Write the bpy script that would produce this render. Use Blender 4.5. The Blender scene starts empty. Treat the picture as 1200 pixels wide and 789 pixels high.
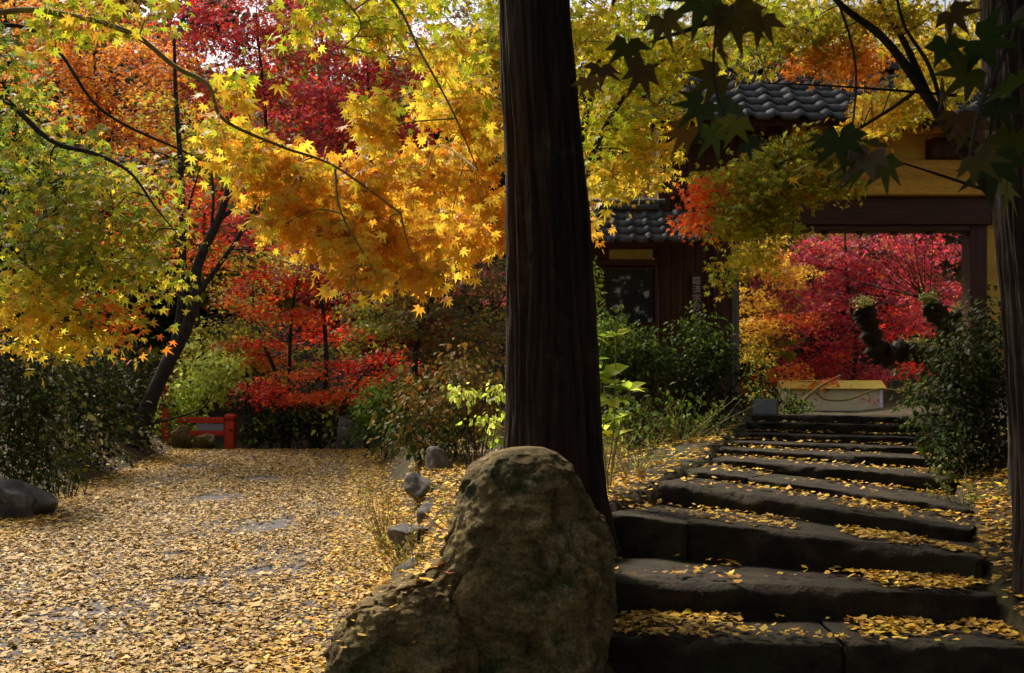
import bpy, bmesh, math, random
import numpy as np
from mathutils import Vector, Matrix

# ------------------------------------------------------------------ camera, sky, sun, exposure
SC = bpy.context.scene
COL = SC.collection
F, HOR, EYE = 1167.0, 485.0, 1.6          # focal length and horizon in photo pixels, eye height in metres
cam_d = bpy.data.cameras.new('camera'); cam = bpy.data.objects.new('camera', cam_d); COL.objects.link(cam)
cam.location = (0, 0, EYE); cam.rotation_euler = (math.radians(90), 0, 0)
cam_d.sensor_width = 36; cam_d.lens = F / 1200 * 36; cam_d.shift_y = (HOR - 394.5) / 1200
cam_d.clip_start = 0.05; cam_d.clip_end = 600
cam_d.dof.use_dof = True; cam_d.dof.focus_distance = 5.5; cam_d.dof.aperture_fstop = 8.0
SC.camera = cam

SUN_EL, SUN_AZ = math.radians(48), math.radians(128)   # azimuth of the direction towards the sun, from +X anticlockwise
world = bpy.data.worlds.new('World'); SC.world = world; world.use_nodes = True
wn = world.node_tree; wn.nodes.clear()
sky = wn.nodes.new('ShaderNodeTexSky'); sky.sky_type = 'NISHITA'; sky.sun_disc = False
sky.sun_elevation = SUN_EL; sky.sun_rotation = math.pi / 2 - SUN_AZ
sky.dust_density = 6.0; sky.air_density = 1.0
bg = wn.nodes.new('ShaderNodeBackground'); bg.inputs[1].default_value = 0.105
wo = wn.nodes.new('ShaderNodeOutputWorld')
hs = wn.nodes.new('ShaderNodeHueSaturation'); hs.inputs['Saturation'].default_value = 0.35   # thin white cloud
wn.links.new(sky.outputs[0], hs.inputs['Color']); wn.links.new(hs.outputs[0], bg.inputs[0]); wn.links.new(bg.outputs[0], wo.inputs[0])
sun_d = bpy.data.lights.new('sun', 'SUN'); sun_d.energy = 3.8; sun_d.angle = math.radians(14); sun_d.color = (1.0, 0.86, 0.66)
sun = bpy.data.objects.new('sun', sun_d); COL.objects.link(sun)
sdir = Vector((math.cos(SUN_EL) * math.cos(SUN_AZ), math.cos(SUN_EL) * math.sin(SUN_AZ), math.sin(SUN_EL)))
sun.rotation_euler = sdir.to_track_quat('Z', 'Y').to_euler()
SC.view_settings.view_transform = 'Standard'; SC.view_settings.look = 'None'
SC.view_settings.exposure = 0.68; SC.view_settings.gamma = 1.0; SC.view_settings.use_curve_mapping = False
SC.cycles.max_bounces = 8; SC.cycles.diffuse_bounces = 5; SC.cycles.transmission_bounces = 6
SC.cycles.use_denoising = True

rng = np.random.default_rng(11)
random.seed(11)

# ------------------------------------------------------------------ helpers
def P(x, y, D):
    return np.array([D * (x - 600) / F, D, EYE - (y - HOR) * D / F])

def tag(o, label=None, cat=None, group=None, kind=None):
    if label: o['label'] = label
    if cat: o['category'] = cat
    if group: o['group'] = group
    if kind: o['kind'] = kind
    return o

def empty(name, loc, label, cat, group=None):
    o = bpy.data.objects.new(name, None); COL.objects.link(o)
    o.location = Vector(loc); o.empty_display_size = 0.1
    return tag(o, label, cat, group)

def link(name, me, parent=None, M=None):
    o = bpy.data.objects.new(name, me); COL.objects.link(o)
    if parent is not None:
        o.parent = parent
        o.matrix_parent_inverse = parent.matrix_basis.inverted() if parent.parent is None else (parent.parent.matrix_basis @ parent.matrix_basis if False else parent.matrix_basis).inverted()
    if M is not None: o.matrix_basis = M
    return o

def _hash(ix, iy, iz, seed):
    n = (ix * 374761393 + iy * 668265263 + iz * 2147483647 + seed * 974711) & 0xffffffff
    n = ((n ^ (n >> 13)) * 1274126177) & 0xffffffff
    n = ((n ^ (n >> 16)) * 2246822519) & 0xffffffff
    return ((n ^ (n >> 15)) & 0xffff) / 65535.0

def vnoise(p, seed=0):
    p = np.asarray(p, float); i = np.floor(p).astype(np.int64); f = p - i; u = f * f * (3 - 2 * f)
    r = 0
    for dx in (0, 1):
        for dy in (0, 1):
            for dz in (0, 1):
                w = (u[:, 0] if dx else 1 - u[:, 0]) * (u[:, 1] if dy else 1 - u[:, 1]) * (u[:, 2] if dz else 1 - u[:, 2])
                r = r + w * _hash(i[:, 0] + dx, i[:, 1] + dy, i[:, 2] + dz, seed)
    return r * 2 - 1

def fbm(p, seed=0, octv=4, gain=0.5):
    a, s, r = 1.0, 1.0, 0
    p = np.asarray(p, float)
    for k in range(octv):
        r = r + a * vnoise(p * s, seed + k * 17); a *= gain; s *= 2.03
    return r

def cells(p, seed=0):
    """distance to nearest and second nearest cell point, and a random value of the nearest cell"""
    p = np.asarray(p, float); i = np.floor(p).astype(np.int64)
    d1 = np.full(len(p), 9.0); d2 = np.full(len(p), 9.0); v = np.zeros(len(p))
    for dx in (-1, 0, 1):
        for dy in (-1, 0, 1):
            for dz in (-1, 0, 1):
                c = i + np.array([dx, dy, dz])
                q = c + np.stack([_hash(c[:, 0], c[:, 1], c[:, 2], seed + k) for k in (1, 2, 3)], 1)
                d = np.linalg.norm(q - p, axis=1); h = _hash(c[:, 0], c[:, 1], c[:, 2], seed + 9)
                near = d < d1
                d2 = np.where(near, d1, np.minimum(d2, d)); v = np.where(near, h, v); d1 = np.where(near, d, d1)
    return d1, d2, v

def sstep(a, b, x):
    t = np.clip((x - a) / (b - a), 0, 1); return t * t * (3 - 2 * t)

def tri_mesh(name, V, T, mat, cols=None, smooth=False):
    me = bpy.data.meshes.new(name)
    V = np.ascontiguousarray(V, np.float32); T = np.ascontiguousarray(T, np.int32); k = T.shape[1]
    me.vertices.add(len(V)); me.vertices.foreach_set('co', V.ravel())
    me.loops.add(T.size); me.loops.foreach_set('vertex_index', T.ravel())
    me.polygons.add(len(T)); me.polygons.foreach_set('loop_start', np.arange(len(T), dtype=np.int32) * k)
    try: me.polygons.foreach_set('loop_total', np.full(len(T), k, np.int32))
    except Exception: pass
    if smooth: me.polygons.foreach_set('use_smooth', np.ones(len(T), bool))
    me.update(calc_edges=True)
    if cols is not None:
        a = me.color_attributes.new('Col', 'FLOAT_COLOR', 'POINT')
        c = np.ones((len(V), 4), np.float32); c[:, :3] = cols; a.data.foreach_set('color', c.ravel())
    me.materials.append(mat)
    return me

class Box:
    """collects boxes with slightly uneven or bevelled edges into one mesh"""
    def __init__(s): s.bm = bmesh.new()
    def add(s, x0, x1, y0, y1, z0, z1, bev=0.0):
        r = bmesh.ops.create_cube(s.bm, size=1.0)
        for v in r['verts']:
            v.co = Vector((x0 if v.co.x < 0 else x1, y0 if v.co.y < 0 else y1, z0 if v.co.z < 0 else z1))
        if bev:
            es = list({e for v in r['verts'] for e in v.link_edges})
            bmesh.ops.bevel(s.bm, geom=es, offset=bev, segments=1, affect='EDGES')
        return s
    def prism(s, pts, y0, y1):
        a = [s.bm.verts.new((p[0], y0, p[1])) for p in pts]; b = [s.bm.verts.new((p[0], y1, p[1])) for p in pts]
        n = len(pts); s.bm.faces.new(a); s.bm.faces.new(b[::-1])
        for i in range(n): s.bm.faces.new((a[i], b[i], b[(i + 1) % n], a[(i + 1) % n]))
        bmesh.ops.recalc_face_normals(s.bm, faces=s.bm.faces)
        return s
    def mesh(s, name, mat):
        me = bpy.data.meshes.new(name); s.bm.to_mesh(me); s.bm.free(); me.materials.append(mat); return me

def box(name, mat, parent, x0, x1, y0, y1, z0, z1, bev=0.006):
    return link(name, Box().add(x0, x1, y0, y1, z0, z1, bev).mesh(name, mat), parent)

class Tubes:
    def __init__(s): s.V = []; s.Q = []; s.n = 0
    def add(s, pts, r0, r1=None, sides=6, radii=None, rough=0.0):
        pts = np.asarray(pts, float); n = len(pts)
        if radii is None: radii = np.linspace(r0, r0 if r1 is None else r1, n)
        tg = np.gradient(pts, axis=0); tg /= np.linalg.norm(tg, axis=1, keepdims=True) + 1e-9
        up = np.where(np.abs(tg[:, 2:3]) > 0.92, np.array([[1.0, 0, 0]]), np.array([[0, 0, 1.0]]))
        if np.mean(np.abs(tg[:, 2])) > 0.6: up = np.tile(np.array([[0.1, 1.0, 0]]), (n, 1))
        a = np.cross(tg, up); a /= np.linalg.norm(a, axis=1, keepdims=True) + 1e-9
        b = np.cross(a, tg)
        th = np.arange(sides) / sides * 2 * math.pi
        rr = np.asarray(radii)[:, None] * (1 + rough * rng.uniform(-1, 1, (n, sides)))
        V = pts[:, None] + rr[..., None] * (np.cos(th)[None, :, None] * a[:, None] + np.sin(th)[None, :, None] * b[:, None])
        i = np.arange(n - 1)[:, None] * sides; j = np.arange(sides)[None]; j2 = (j + 1) % sides
        Q = np.stack([i + j, i + j2, i + sides + j2, i + sides + j], -1).reshape(-1, 4) + s.n
        s.V.append(V.reshape(-1, 3)); s.Q.append(Q); s.n += n * sides
    def mesh(s, name, mat):
        return tri_mesh(name, np.concatenate(s.V), np.concatenate(s.Q), mat, smooth=True)

def curve(pts, n=10, wob=0.0):
    """Catmull-Rom through pts"""
    p = np.asarray(pts, float); p = np.vstack([2 * p[0] - p[1], p, 2 * p[-1] - p[-2]]); out = []
    for k in range(1, len(p) - 2):
        t = np.linspace(0, 1, n, endpoint=False)[:, None]
        out.append(0.5 * (2 * p[k] + (p[k + 1] - p[k - 1]) * t + (2 * p[k - 1] - 5 * p[k] + 4 * p[k + 1] - p[k + 2]) * t ** 2 + (3 * p[k] - p[k - 1] - 3 * p[k + 1] + p[k + 2]) * t ** 3))
    out = np.vstack(out + [p[-2][None]])
    if wob: out[1:-1] += rng.normal(0, wob, out[1:-1].shape)
    return out

# ------------------------------------------------------------------ materials
def mat_base(name):
    m = bpy.data.materials.new(name); m.use_nodes = True
    return m, m.node_tree.nodes, m.node_tree.links, m.node_tree.nodes['Principled BSDF']

def leaf_mat(name, trans=0.42, rough=0.5, spec=0.3, glow=1.0):
    m, N, L, b = mat_base(name)
    at = N.new('ShaderNodeAttribute'); at.attribute_name = 'Col'
    tc = N.new('ShaderNodeTexCoord'); nz = N.new('ShaderNodeTexNoise'); nz.inputs['Scale'].default_value = 45; nz.inputs['Detail'].default_value = 2
    L.new(tc.outputs['Object'], nz.inputs['Vector'])
    mr = N.new('ShaderNodeMapRange'); mr.inputs[3].default_value = 0.75; mr.inputs[4].default_value = 1.25
    L.new(nz.outputs[0], mr.inputs[0])
    mx = N.new('ShaderNodeMix'); mx.data_type = 'RGBA'; mx.blend_type = 'MULTIPLY'; mx.inputs[0].default_value = 1
    L.new(at.outputs[0], mx.inputs[6]); L.new(mr.outputs[0], mx.inputs[7])
    L.new(mx.outputs[2], b.inputs['Base Color'])
    b.inputs['Roughness'].default_value = rough; b.inputs['Specular IOR Level'].default_value = spec
    tr = N.new('ShaderNodeBsdfTranslucent'); sh = N.new('ShaderNodeMixShader'); sh.inputs[0].default_value = trans
    tg = N.new('ShaderNodeMix'); tg.data_type = 'RGBA'; tg.blend_type = 'MULTIPLY'; tg.inputs[0].default_value = 1; tg.clamp_result = True; tg.inputs[7].default_value = (glow, glow, glow, 1)   # leaves pass more light than they throw back
    L.new(mx.outputs[2], tg.inputs[6]); L.new(tg.outputs[2], tr.inputs[0]); L.new(b.outputs[0], sh.inputs[1]); L.new(tr.outputs[0], sh.inputs[2])
    L.new(sh.outputs[0], N['Material Output'].inputs[0])
    return m

def noise_mat(name, cols, scale=6, detail=8, rough=0.8, bump=0.3, bscale=None, stretch=(1, 1, 1), spec=0.3, coord='Object', patch=None, metal=0.0, bdist=0.02, grain=0.35):
    """cols: list of (position, rgb) for a ramp driven by noise; patch = (rgb, scale, lo, hi): second colour in noise-shaped patches"""
    m, N, L, b = mat_base(name)
    tc = N.new('ShaderNodeTexCoord'); mp = N.new('ShaderNodeMapping'); mp.inputs['Scale'].default_value = stretch
    L.new(tc.outputs[coord], mp.inputs[0])
    nz = N.new('ShaderNodeTexNoise'); nz.inputs['Scale'].default_value = scale; nz.inputs['Detail'].default_value = detail; nz.inputs['Roughness'].default_value = 0.62
    L.new(mp.outputs[0], nz.inputs['Vector'])
    rp = N.new('ShaderNodeValToRGB'); e = rp.color_ramp.elements
    e[0].position, e[0].color = cols[0][0], (*cols[0][1], 1)
    e[1].position, e[1].color = cols[-1][0], (*cols[-1][1], 1)
    for p_, c_ in cols[1:-1]:
        q = e.new(p_); q.color = (*c_, 1)
    L.new(nz.outputs[0], rp.inputs[0]); out = rp.outputs[0]
    if patch:
        n2 = N.new('ShaderNodeTexNoise'); n2.inputs['Scale'].default_value = patch[1]; n2.inputs['Detail'].default_value = 6; n2.inputs['Roughness'].default_value = 0.7
        L.new(tc.outputs[coord], n2.inputs['Vector'])
        mr = N.new('ShaderNodeMapRange'); mr.inputs[1].default_value = patch[2]; mr.inputs[2].default_value = patch[3]
        L.new(n2.outputs[0], mr.inputs[0])
        mx = N.new('ShaderNodeMix'); mx.data_type = 'RGBA'; L.new(mr.outputs[0], mx.inputs[0]); L.new(out, mx.inputs[6]); mx.inputs[7].default_value = (*patch[0], 1)
        out = mx.outputs[2]
    ng = N.new('ShaderNodeTexNoise'); ng.inputs['Scale'].default_value = scale * 9; ng.inputs['Detail'].default_value = 5; ng.inputs['Roughness'].default_value = 0.7
    L.new(mp.outputs[0], ng.inputs['Vector'])
    gr = N.new('ShaderNodeMapRange'); gr.inputs[1].default_value = 0.3; gr.inputs[2].default_value = 0.7; gr.inputs[3].default_value = 1 - grain; gr.inputs[4].default_value = 1 + grain
    L.new(ng.outputs[0], gr.inputs[0])
    mg = N.new('ShaderNodeMix'); mg.data_type = 'RGBA'; mg.blend_type = 'MULTIPLY'; mg.inputs[0].default_value = 1
    L.new(out, mg.inputs[6]); L.new(gr.outputs[0], mg.inputs[7]); out = mg.outputs[2]
    L.new(out, b.inputs['Base Color'])
    if bump:
        nb = N.new('ShaderNodeTexNoise'); nb.inputs['Scale'].default_value = bscale or scale * 4; nb.inputs['Detail'].default_value = 8; nb.inputs['Roughness'].default_value = 0.65
        L.new(mp.outputs[0], nb.inputs['Vector'])
        bp = N.new('ShaderNodeBump'); bp.inputs['Strength'].default_value = bump; bp.inputs['Distance'].default_value = bdist
        L.new(nb.outputs[0], bp.inputs['Height']); L.new(bp.outputs[0], b.inputs['Normal'])
    b.inputs['Roughness'].default_value = rough; b.inputs['Specular IOR Level'].default_value = spec; b.inputs['Metallic'].default_value = metal
    return m

M_LEAF = leaf_mat('maple_leaf', 0.64, glow=1.2)
M_LEAFG = leaf_mat('glossy_leaf', 0.3, 0.6, 0.1)
M_DRY = leaf_mat('fallen_leaf', 0.12, 0.6, 0.25)
M_CEDAR = noise_mat('cedar_bark', [(0.3, (0.006, 0.004, 0.0025)), (0.5, (0.022, 0.0125, 0.0075)), (0.74, (0.06, 0.036, 0.021))], 9, 8, 0.9, 0.9, 26, (1, 1, 0.09), bdist=0.03, patch=((0.06, 0.055, 0.03), 2.5, 0.55, 0.75))
M_BARK = noise_mat('maple_bark', [(0.3, (0.012, 0.009, 0.007)), (0.7, (0.05, 0.04, 0.03))], 14, 6, 0.9, 0.5, 40, (1, 1, 0.5))
M_BRANCH = noise_mat('young_branch_bark', [(0.3, (0.16, 0.12, 0.025)), (0.7, (0.36, 0.28, 0.07))], 20, 6, 0.75, 0.4, 60)
M_MOSSBARK = noise_mat('mossy_bark', [(0.3, (0.008, 0.006, 0.004)), (0.7, (0.035, 0.028, 0.02))], 8, 8, 0.95, 1.0, 20, patch=((0.05, 0.06, 0.012), 4, 0.52, 0.66))
M_ROCK = noise_mat('boulder_stone', [(0.3, (0.028, 0.019, 0.008)), (0.43, (0.115, 0.078, 0.026)), (0.55, (0.2, 0.14, 0.05)), (0.7, (0.35, 0.28, 0.16))], 7, 14, 0.92, 0.8, 16, patch=((0.04, 0.05, 0.014), 3.4, 0.5, 0.64), bdist=0.07, grain=0.6)
M_ROCKG = noise_mat('grey_stone', [(0.3, (0.05, 0.048, 0.05)), (0.55, (0.11, 0.1, 0.09)), (0.78, (0.27, 0.25, 0.23))], 6, 10, 0.9, 0.8, 18, patch=((0.06, 0.07, 0.02), 5, 0.52, 0.7), bdist=0.03)
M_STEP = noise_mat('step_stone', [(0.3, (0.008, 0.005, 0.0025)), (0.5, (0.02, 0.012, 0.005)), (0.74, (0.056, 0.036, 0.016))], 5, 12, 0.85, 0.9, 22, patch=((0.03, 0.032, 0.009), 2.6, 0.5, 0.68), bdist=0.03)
M_SOIL = noise_mat('leafy_soil', [(0.3, (0.018, 0.012, 0.007)), (0.52, (0.055, 0.038, 0.017)), (0.75, (0.13, 0.085, 0.03))], 9, 10, 0.95, 1.0, 24, patch=((0.035, 0.045, 0.01), 0.9, 0.5, 0.64), bdist=0.04)
M_PATH = noise_mat('path_paving', [(0.3, (0.05, 0.044, 0.046)), (0.7, (0.11, 0.1, 0.102))], 5, 10, 0.85, 0.5, 60, bdist=0.01)
M_WOOD = noise_mat('dark_red_timber', [(0.3, (0.045, 0.015, 0.007)), (0.7, (0.11, 0.038, 0.017))], 5, 8, 0.6, 0.35, 14, (4, 4, 0.35))
M_WOODH = noise_mat('dark_red_crossbeam', [(0.3, (0.042, 0.015, 0.007)), (0.7, (0.105, 0.037, 0.017))], 5, 8, 0.6, 0.35, 14, (0.35, 4, 4))
M_GREYWOOD = noise_mat('weathered_post', [(0.3, (0.09, 0.075, 0.07)), (0.7, (0.19, 0.165, 0.155))], 6, 8, 0.8, 0.4, 18, (5, 5, 0.4))
M_SUNOCHRE = noise_mat('sunlit_ochre_timber', [(0.3, (0.66, 0.31, 0.035)), (0.7, (0.85, 0.45, 0.06))], 4, 8, 0.6, 0.3, 12, (0.35, 4, 4))  # ochre brightened to put sunlight into the beams
M_OCHRE = noise_mat('ochre_plaster', [(0.3, (0.68, 0.38, 0.05)), (0.7, (0.82, 0.5, 0.09))], 3, 6, 0.85, 0.15, 40, grain=0.1, patch=((0.3, 0.16, 0.04), 2.2, 0.55, 0.8))
M_CREAM = noise_mat('cream_plaster', [(0.3, (0.62, 0.5, 0.28)), (0.7, (0.75, 0.64, 0.4))], 3, 6, 0.85, 0.15, 40, grain=0.1)
M_WHITE = noise_mat('white_plaster', [(0.3, (0.66, 0.66, 0.66)), (0.7, (0.8, 0.8, 0.78))], 3, 6, 0.8, 0.1, 40, grain=0.1)
M_YELLOW = noise_mat('yellow_coping', [(0.3, (0.5, 0.34, 0.05)), (0.7, (0.62, 0.44, 0.08))], 3, 6, 0.8, 0.1, 40, grain=0.1)
M_TILE = noise_mat('grey_roof_tile', [(0.3, (0.03, 0.029, 0.032)), (0.55, (0.065, 0.062, 0.068)), (0.75, (0.15, 0.145, 0.15))], 4, 8, 0.6, 0.4, 30, spec=0.35, patch=((0.05, 0.055, 0.03), 3, 0.55, 0.7))
M_RED = noise_mat('vermilion_paint', [(0.3, (0.5, 0.03, 0.015)), (0.7, (0.66, 0.055, 0.025))], 4, 5, 0.5, 0.1, 30, grain=0.1)
M_GLASSBOARD = noise_mat('dark_poster_print', [(0.42, (0.008, 0.009, 0.014)), (0.58, (0.02, 0.022, 0.03)), (0.66, (0.4, 0.42, 0.45))], 5.5, 6, 0.3, 0.0)
M_GREYBOARD = noise_mat('grey_board', [(0.3, (0.24, 0.24, 0.26)), (0.7, (0.32, 0.32, 0.34))], 4, 5, 0.6, 0.1, 30, grain=0.1)
M_INK = noise_mat('pale_lettering', [(0.3, (0.5, 0.48, 0.46)), (0.7, (0.62, 0.6, 0.58))], 10, 3, 0.7, 0, grain=0.1)
M_PANEL = noise_mat('pale_panel', [(0.3, (0.42, 0.33, 0.12)), (0.7, (0.52, 0.42, 0.17))], 4, 5, 0.8, 0.1, 30, grain=0.1)

# ------------------------------------------------------------------ leaf shapes
def maple_shape(lobes=7, cup=0.1, seed=0, notch=.37):
    r_ = np.random.default_rng(seed)
    if lobes == 7: ang, ln = [-128, -82, -40, 0, 40, 82, 128], [.45, .78, .95, 1.05, .95, .78, .45]
    elif lobes == 5: ang, ln = [-105, -50, 0, 50, 105], [.62, .92, 1.05, .92, .62]
    else: ang, ln = [-75, 0, 75], [.8, 1.05, .8]
    ang = np.array(ang) + r_.normal(0, 4, lobes); ln = np.array(ln) * (1 + r_.normal(0, 0.07, lobes))
    V = [(0, 0, 0)]; 
    def pt(a, l, z): t = math.radians(a); return (math.sin(t) * l, math.cos(t) * l, z)
    ring = [pt(ang[0] - 28, .2, 0)]
    for k in range(lobes):
        ring.append(pt(ang[k], ln[k], -cup * ln[k] + r_.normal(0, 0.06)))
        if k < lobes - 1: ring.append(pt((ang[k] + ang[k + 1]) / 2, notch if lobes > 3 else .4, .04))
    ring.append(pt(ang[-1] + 28, .2, 0))
    V = np.array(V + ring) * 0.52
    V[:, 1] -= 0.12
    n = len(ring)
    T = np.array([(0, i + 1, i) for i in range(1, n)])
    return V, T

def ovate_shape(w=0.32, fold=0.12, droop=0.12):
    V = np.array([(0, 0, 0), (-w * .8, .3, fold), (w * .8, .3, fold), (0, .42, 0), (-w * .6, .68, fold * .8 - droop * .4), (w * .6, .68, fold * .8 - droop * .4), (0, 1, -droop)])
    T = np.array([(0, 3, 1), (0, 2, 3), (3, 4, 1), (3, 2, 5), (3, 6, 4), (3, 5, 6)])
    return V, T

def diamond_shape(w=0.3):
    V = np.array([(0, 0, 0), (-w, .45, .08), (w, .45, .08), (0, 1, -.06)]); T = np.array([(0, 2, 1), (1, 2, 3)])
    return V, T

S7 = [maple_shape(7, (0.1, -.06, .28, .18, .02, .34, .1, -.12)[k], k) for k in range(8)]
S7B = [maple_shape(7, 0.1, k + 20, .43) for k in range(6)]
S5 = [maple_shape(5, 0.12, k) for k in range(4)]
S3 = [maple_shape(3, 0.1, k) for k in range(3)]
SO = [ovate_shape(), ovate_shape(.38, .08, .2)]
SB = [diamond_shape(.42), diamond_shape(.55)]
SD = [diamond_shape(.3), diamond_shape(.4)]

def norm(a): return a / (np.linalg.norm(a, axis=-1, keepdims=True) + 1e-9)

def frames(tip, nor):
    y = norm(tip); z = norm(nor - (nor * y).sum(1, keepdims=True) * y); x = np.cross(y, z)
    return np.stack([x, y, z], 2)          # columns

def leaf_mass(name, mat, pos, tip, nor, size, col, shapes):
    R = frames(tip, nor); Vs, Ts, Cs = [], [], []; off = 0
    which = rng.integers(0, len(shapes), len(pos))
    for k, (SV, ST) in enumerate(shapes):
        s = which == k
        if not s.any(): continue
        n = s.sum()
        V = np.einsum('nij,vj->nvi', R[s], SV) * size[s][:, None, None] + pos[s][:, None]
        T = ST[None] + (np.arange(n) * len(SV))[:, None, None] + off
        Vs.append(V.reshape(-1, 3)); Ts.append(T.reshape(-1, 3)); Cs.append(np.repeat(col[s], len(SV), 0)); off += n * len(SV)
    return tri_mesh(name, np.concatenate(Vs), np.concatenate(Ts), mat, np.concatenate(Cs))

def leaf_objects(parent, name, mat, pos, tip, nor, size, col, shapes, nvar=14):
    """each leaf an object of its own; meshes shared between leaves of like colour"""
    if len(pos) == 0: return []
    order = np.argsort(col[:, 0] * 2 + col[:, 1] * 5); nvar = min(nvar, len(pos))
    R = frames(tip, nor); out = []
    inv = Matrix.Translation(-parent.location) if parent is not None else Matrix.Identity(4)
    for k, grp in enumerate(np.array_split(order, nvar)):
        if len(grp) == 0: continue
        SV, ST = shapes[k % len(shapes)]
        c = col[grp].mean(0)
        me = tri_mesh(name, SV, ST, mat, np.tile(c, (len(SV), 1)))
        for i in grp:
            M = Matrix([[*(R[i, r] * size[i]), pos[i, r]] for r in range(3)] + [[0, 0, 0, 1]])
            o = bpy.data.objects.new(name, me); COL.objects.link(o)
            if parent is not None: o.parent = parent
            o.matrix_basis = inv @ M
            out.append(o)
    return out

def pick_cols(n, palette, jit=0.16):
    rgb = np.array([p[0] for p in palette]); w = np.array([p[1] for p in palette], float); w /= w.sum()
    c = rgb[rng.choice(len(palette), n, p=w)]
    c = c * np.exp(rng.normal(0, jit, (n, 1))) * np.exp(rng.normal(0, jit * 0.35, (n, 3)))
    return np.clip(c, 0.001, 0.95)

def px_of(pos):
    return np.stack([600 + F * pos[:, 0] / np.maximum(pos[:, 1], .1), HOR - F * (pos[:, 2] - EYE) / np.maximum(pos[:, 1], .1)], 1)

class Tree:
    """a thing with trunk (limbs and twigs joined), foliage and, where they show large, single leaves"""
    def __init__(s, name, label, cat, base, bark, group=None):
        s.root = empty(name, base, label, cat, group); s.base = np.array(base, float)
        s.t = Tubes(); s.bark = bark; s.L = []; s.skel = []
    def limb(s, pts, r0, r1, sides=8, n=8, wob=0.0, rough=0.05):
        c = curve(pts, n, wob); s.t.add(c, r0, r1, sides, rough=rough); s.skel.append(c); return c
    def pad(s, c, rad, sprays, per, size, palette, spray_r=0.22, hang=0.3, flat=0.18, face=(0, -1, 0.2), twig=0.004, connect=True, jit=0.16, droop=0.25, limb_r=0.012, tw=1):
        """an ellipsoid of flattened leaf sprays round c (metres); hang 0 = leaves lie flat, 1 = they hang and face outwards"""
        c = np.asarray(c, float); rad = np.asarray(rad, float)
        if connect and s.skel:
            pts = np.concatenate(s.skel); d = np.linalg.norm(pts - c, axis=1) + np.maximum(0, pts[:, 2] - c[2]) * 0.3
            a = pts[np.argmin(d)]
            if np.linalg.norm(a - c) > 0.05:
                m = (a + c) / 2 + np.array([0, 0, 0.12 * np.linalg.norm(a - c)]) + rng.normal(0, .04, 3) * np.linalg.norm(a - c)
                s.t.add(curve([a, m, c], 6), limb_r, limb_r * .5, 5)
        face = np.asarray(face, float)
        for k in range(sprays):
            d = norm(rng.normal(0, 1, (1, 3)))[0]; sc = c + d * rad * rng.uniform(0.15, 1) ** 0.6
            n = max(3, int(per * rng.uniform(.6, 1.4)))
            ang = rng.uniform(0, 2 * math.pi, n); rr = spray_r * np.sqrt(rng.uniform(0.02, 1, n)) * rng.uniform(.7, 1.25)
            out = np.stack([np.cos(ang), np.sin(ang), np.zeros(n)], 1)
            p = sc + out * rr[:, None]; p[:, 2] += rng.normal(0, spray_r * flat, n) - droop * rr ** 2 / spray_r
            nor = np.array([0, 0, 1.0]) * (1 - hang) + face * hang + rng.normal(0, .33, (n, 3))
            tip = out * (1 - hang * .6) + np.array([0, 0, -1.0]) * (0.35 + hang * .8) + rng.normal(0, .42, (n, 3))
            sz = size * np.exp(rng.normal(0, .25, n))
            pal = palette(p) if callable(palette) else palette
            col = (np.stack([pick_cols(1, q, jit)[0] for q in pal]) if callable(palette) else pick_cols(n, pal, jit)) * math.exp(rng.normal(0, .1))
            s.L.append((p, tip, nor, sz, np.clip(col, 0.001, .95)))
            if twig:
                q = sc + rng.normal(0, .02, 3)
                s.t.add(np.array([c + (rng.normal(0, .15, 3) * rad), (c + q) / 2 + rng.normal(0, .05, 3) * rad, q]), twig, twig * .4, 4)
                for j in range(min(tw, n)):
                    s.t.add(np.array([q, (q + p[j]) / 2 + [0, 0, .01], p[j]]), twig * .5, twig * .25, 3)
    def done(s, mat, shapes, singles=0, single_shapes=None, trunk='trunk', leafname='leaf', massname='foliage', minpx=8):
        inv = Matrix.Translation(-Vector(s.base))
        if s.t.n: link(trunk, s.t.mesh(trunk, s.bark)).parent = s.root; bpy.data.objects[-1] if False else None
        ch = [o for o in COL.objects if o.parent is s.root]
        for o in ch: o.matrix_basis = inv
        if s.L:
            p, t, n, z, c = (np.concatenate([q[k] for q in s.L]) for k in range(5))
            sel = np.zeros(len(p), bool)
            if singles:
                xy = px_of(p); ins = (xy[:, 0] > 2) & (xy[:, 0] < 1198) & (xy[:, 1] > 2) & (xy[:, 1] < 785)
                score = np.where(ins, z / p[:, 1], 0); o = np.argsort(-score)[:singles]; o = o[score[o] * F > minpx]; sel[o] = True
                leaf_objects(s.root, leafname, mat, p[sel], t[sel], n[sel], z[sel], c[sel], single_shapes or shapes)
            r = ~sel
            if r.any():
                m = link(massname, leaf_mass(massname, mat, p[r], t[r], n[r], z[r], c[r], shapes)); m.parent = s.root; m.matrix_basis = inv
                m['kind'] = 'stuff'
        return s.root

def pxpad(x, y, D, rx, ry, rD):
    return P(x, y, D), (rx * D / F, rD, ry * D / F)

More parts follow.
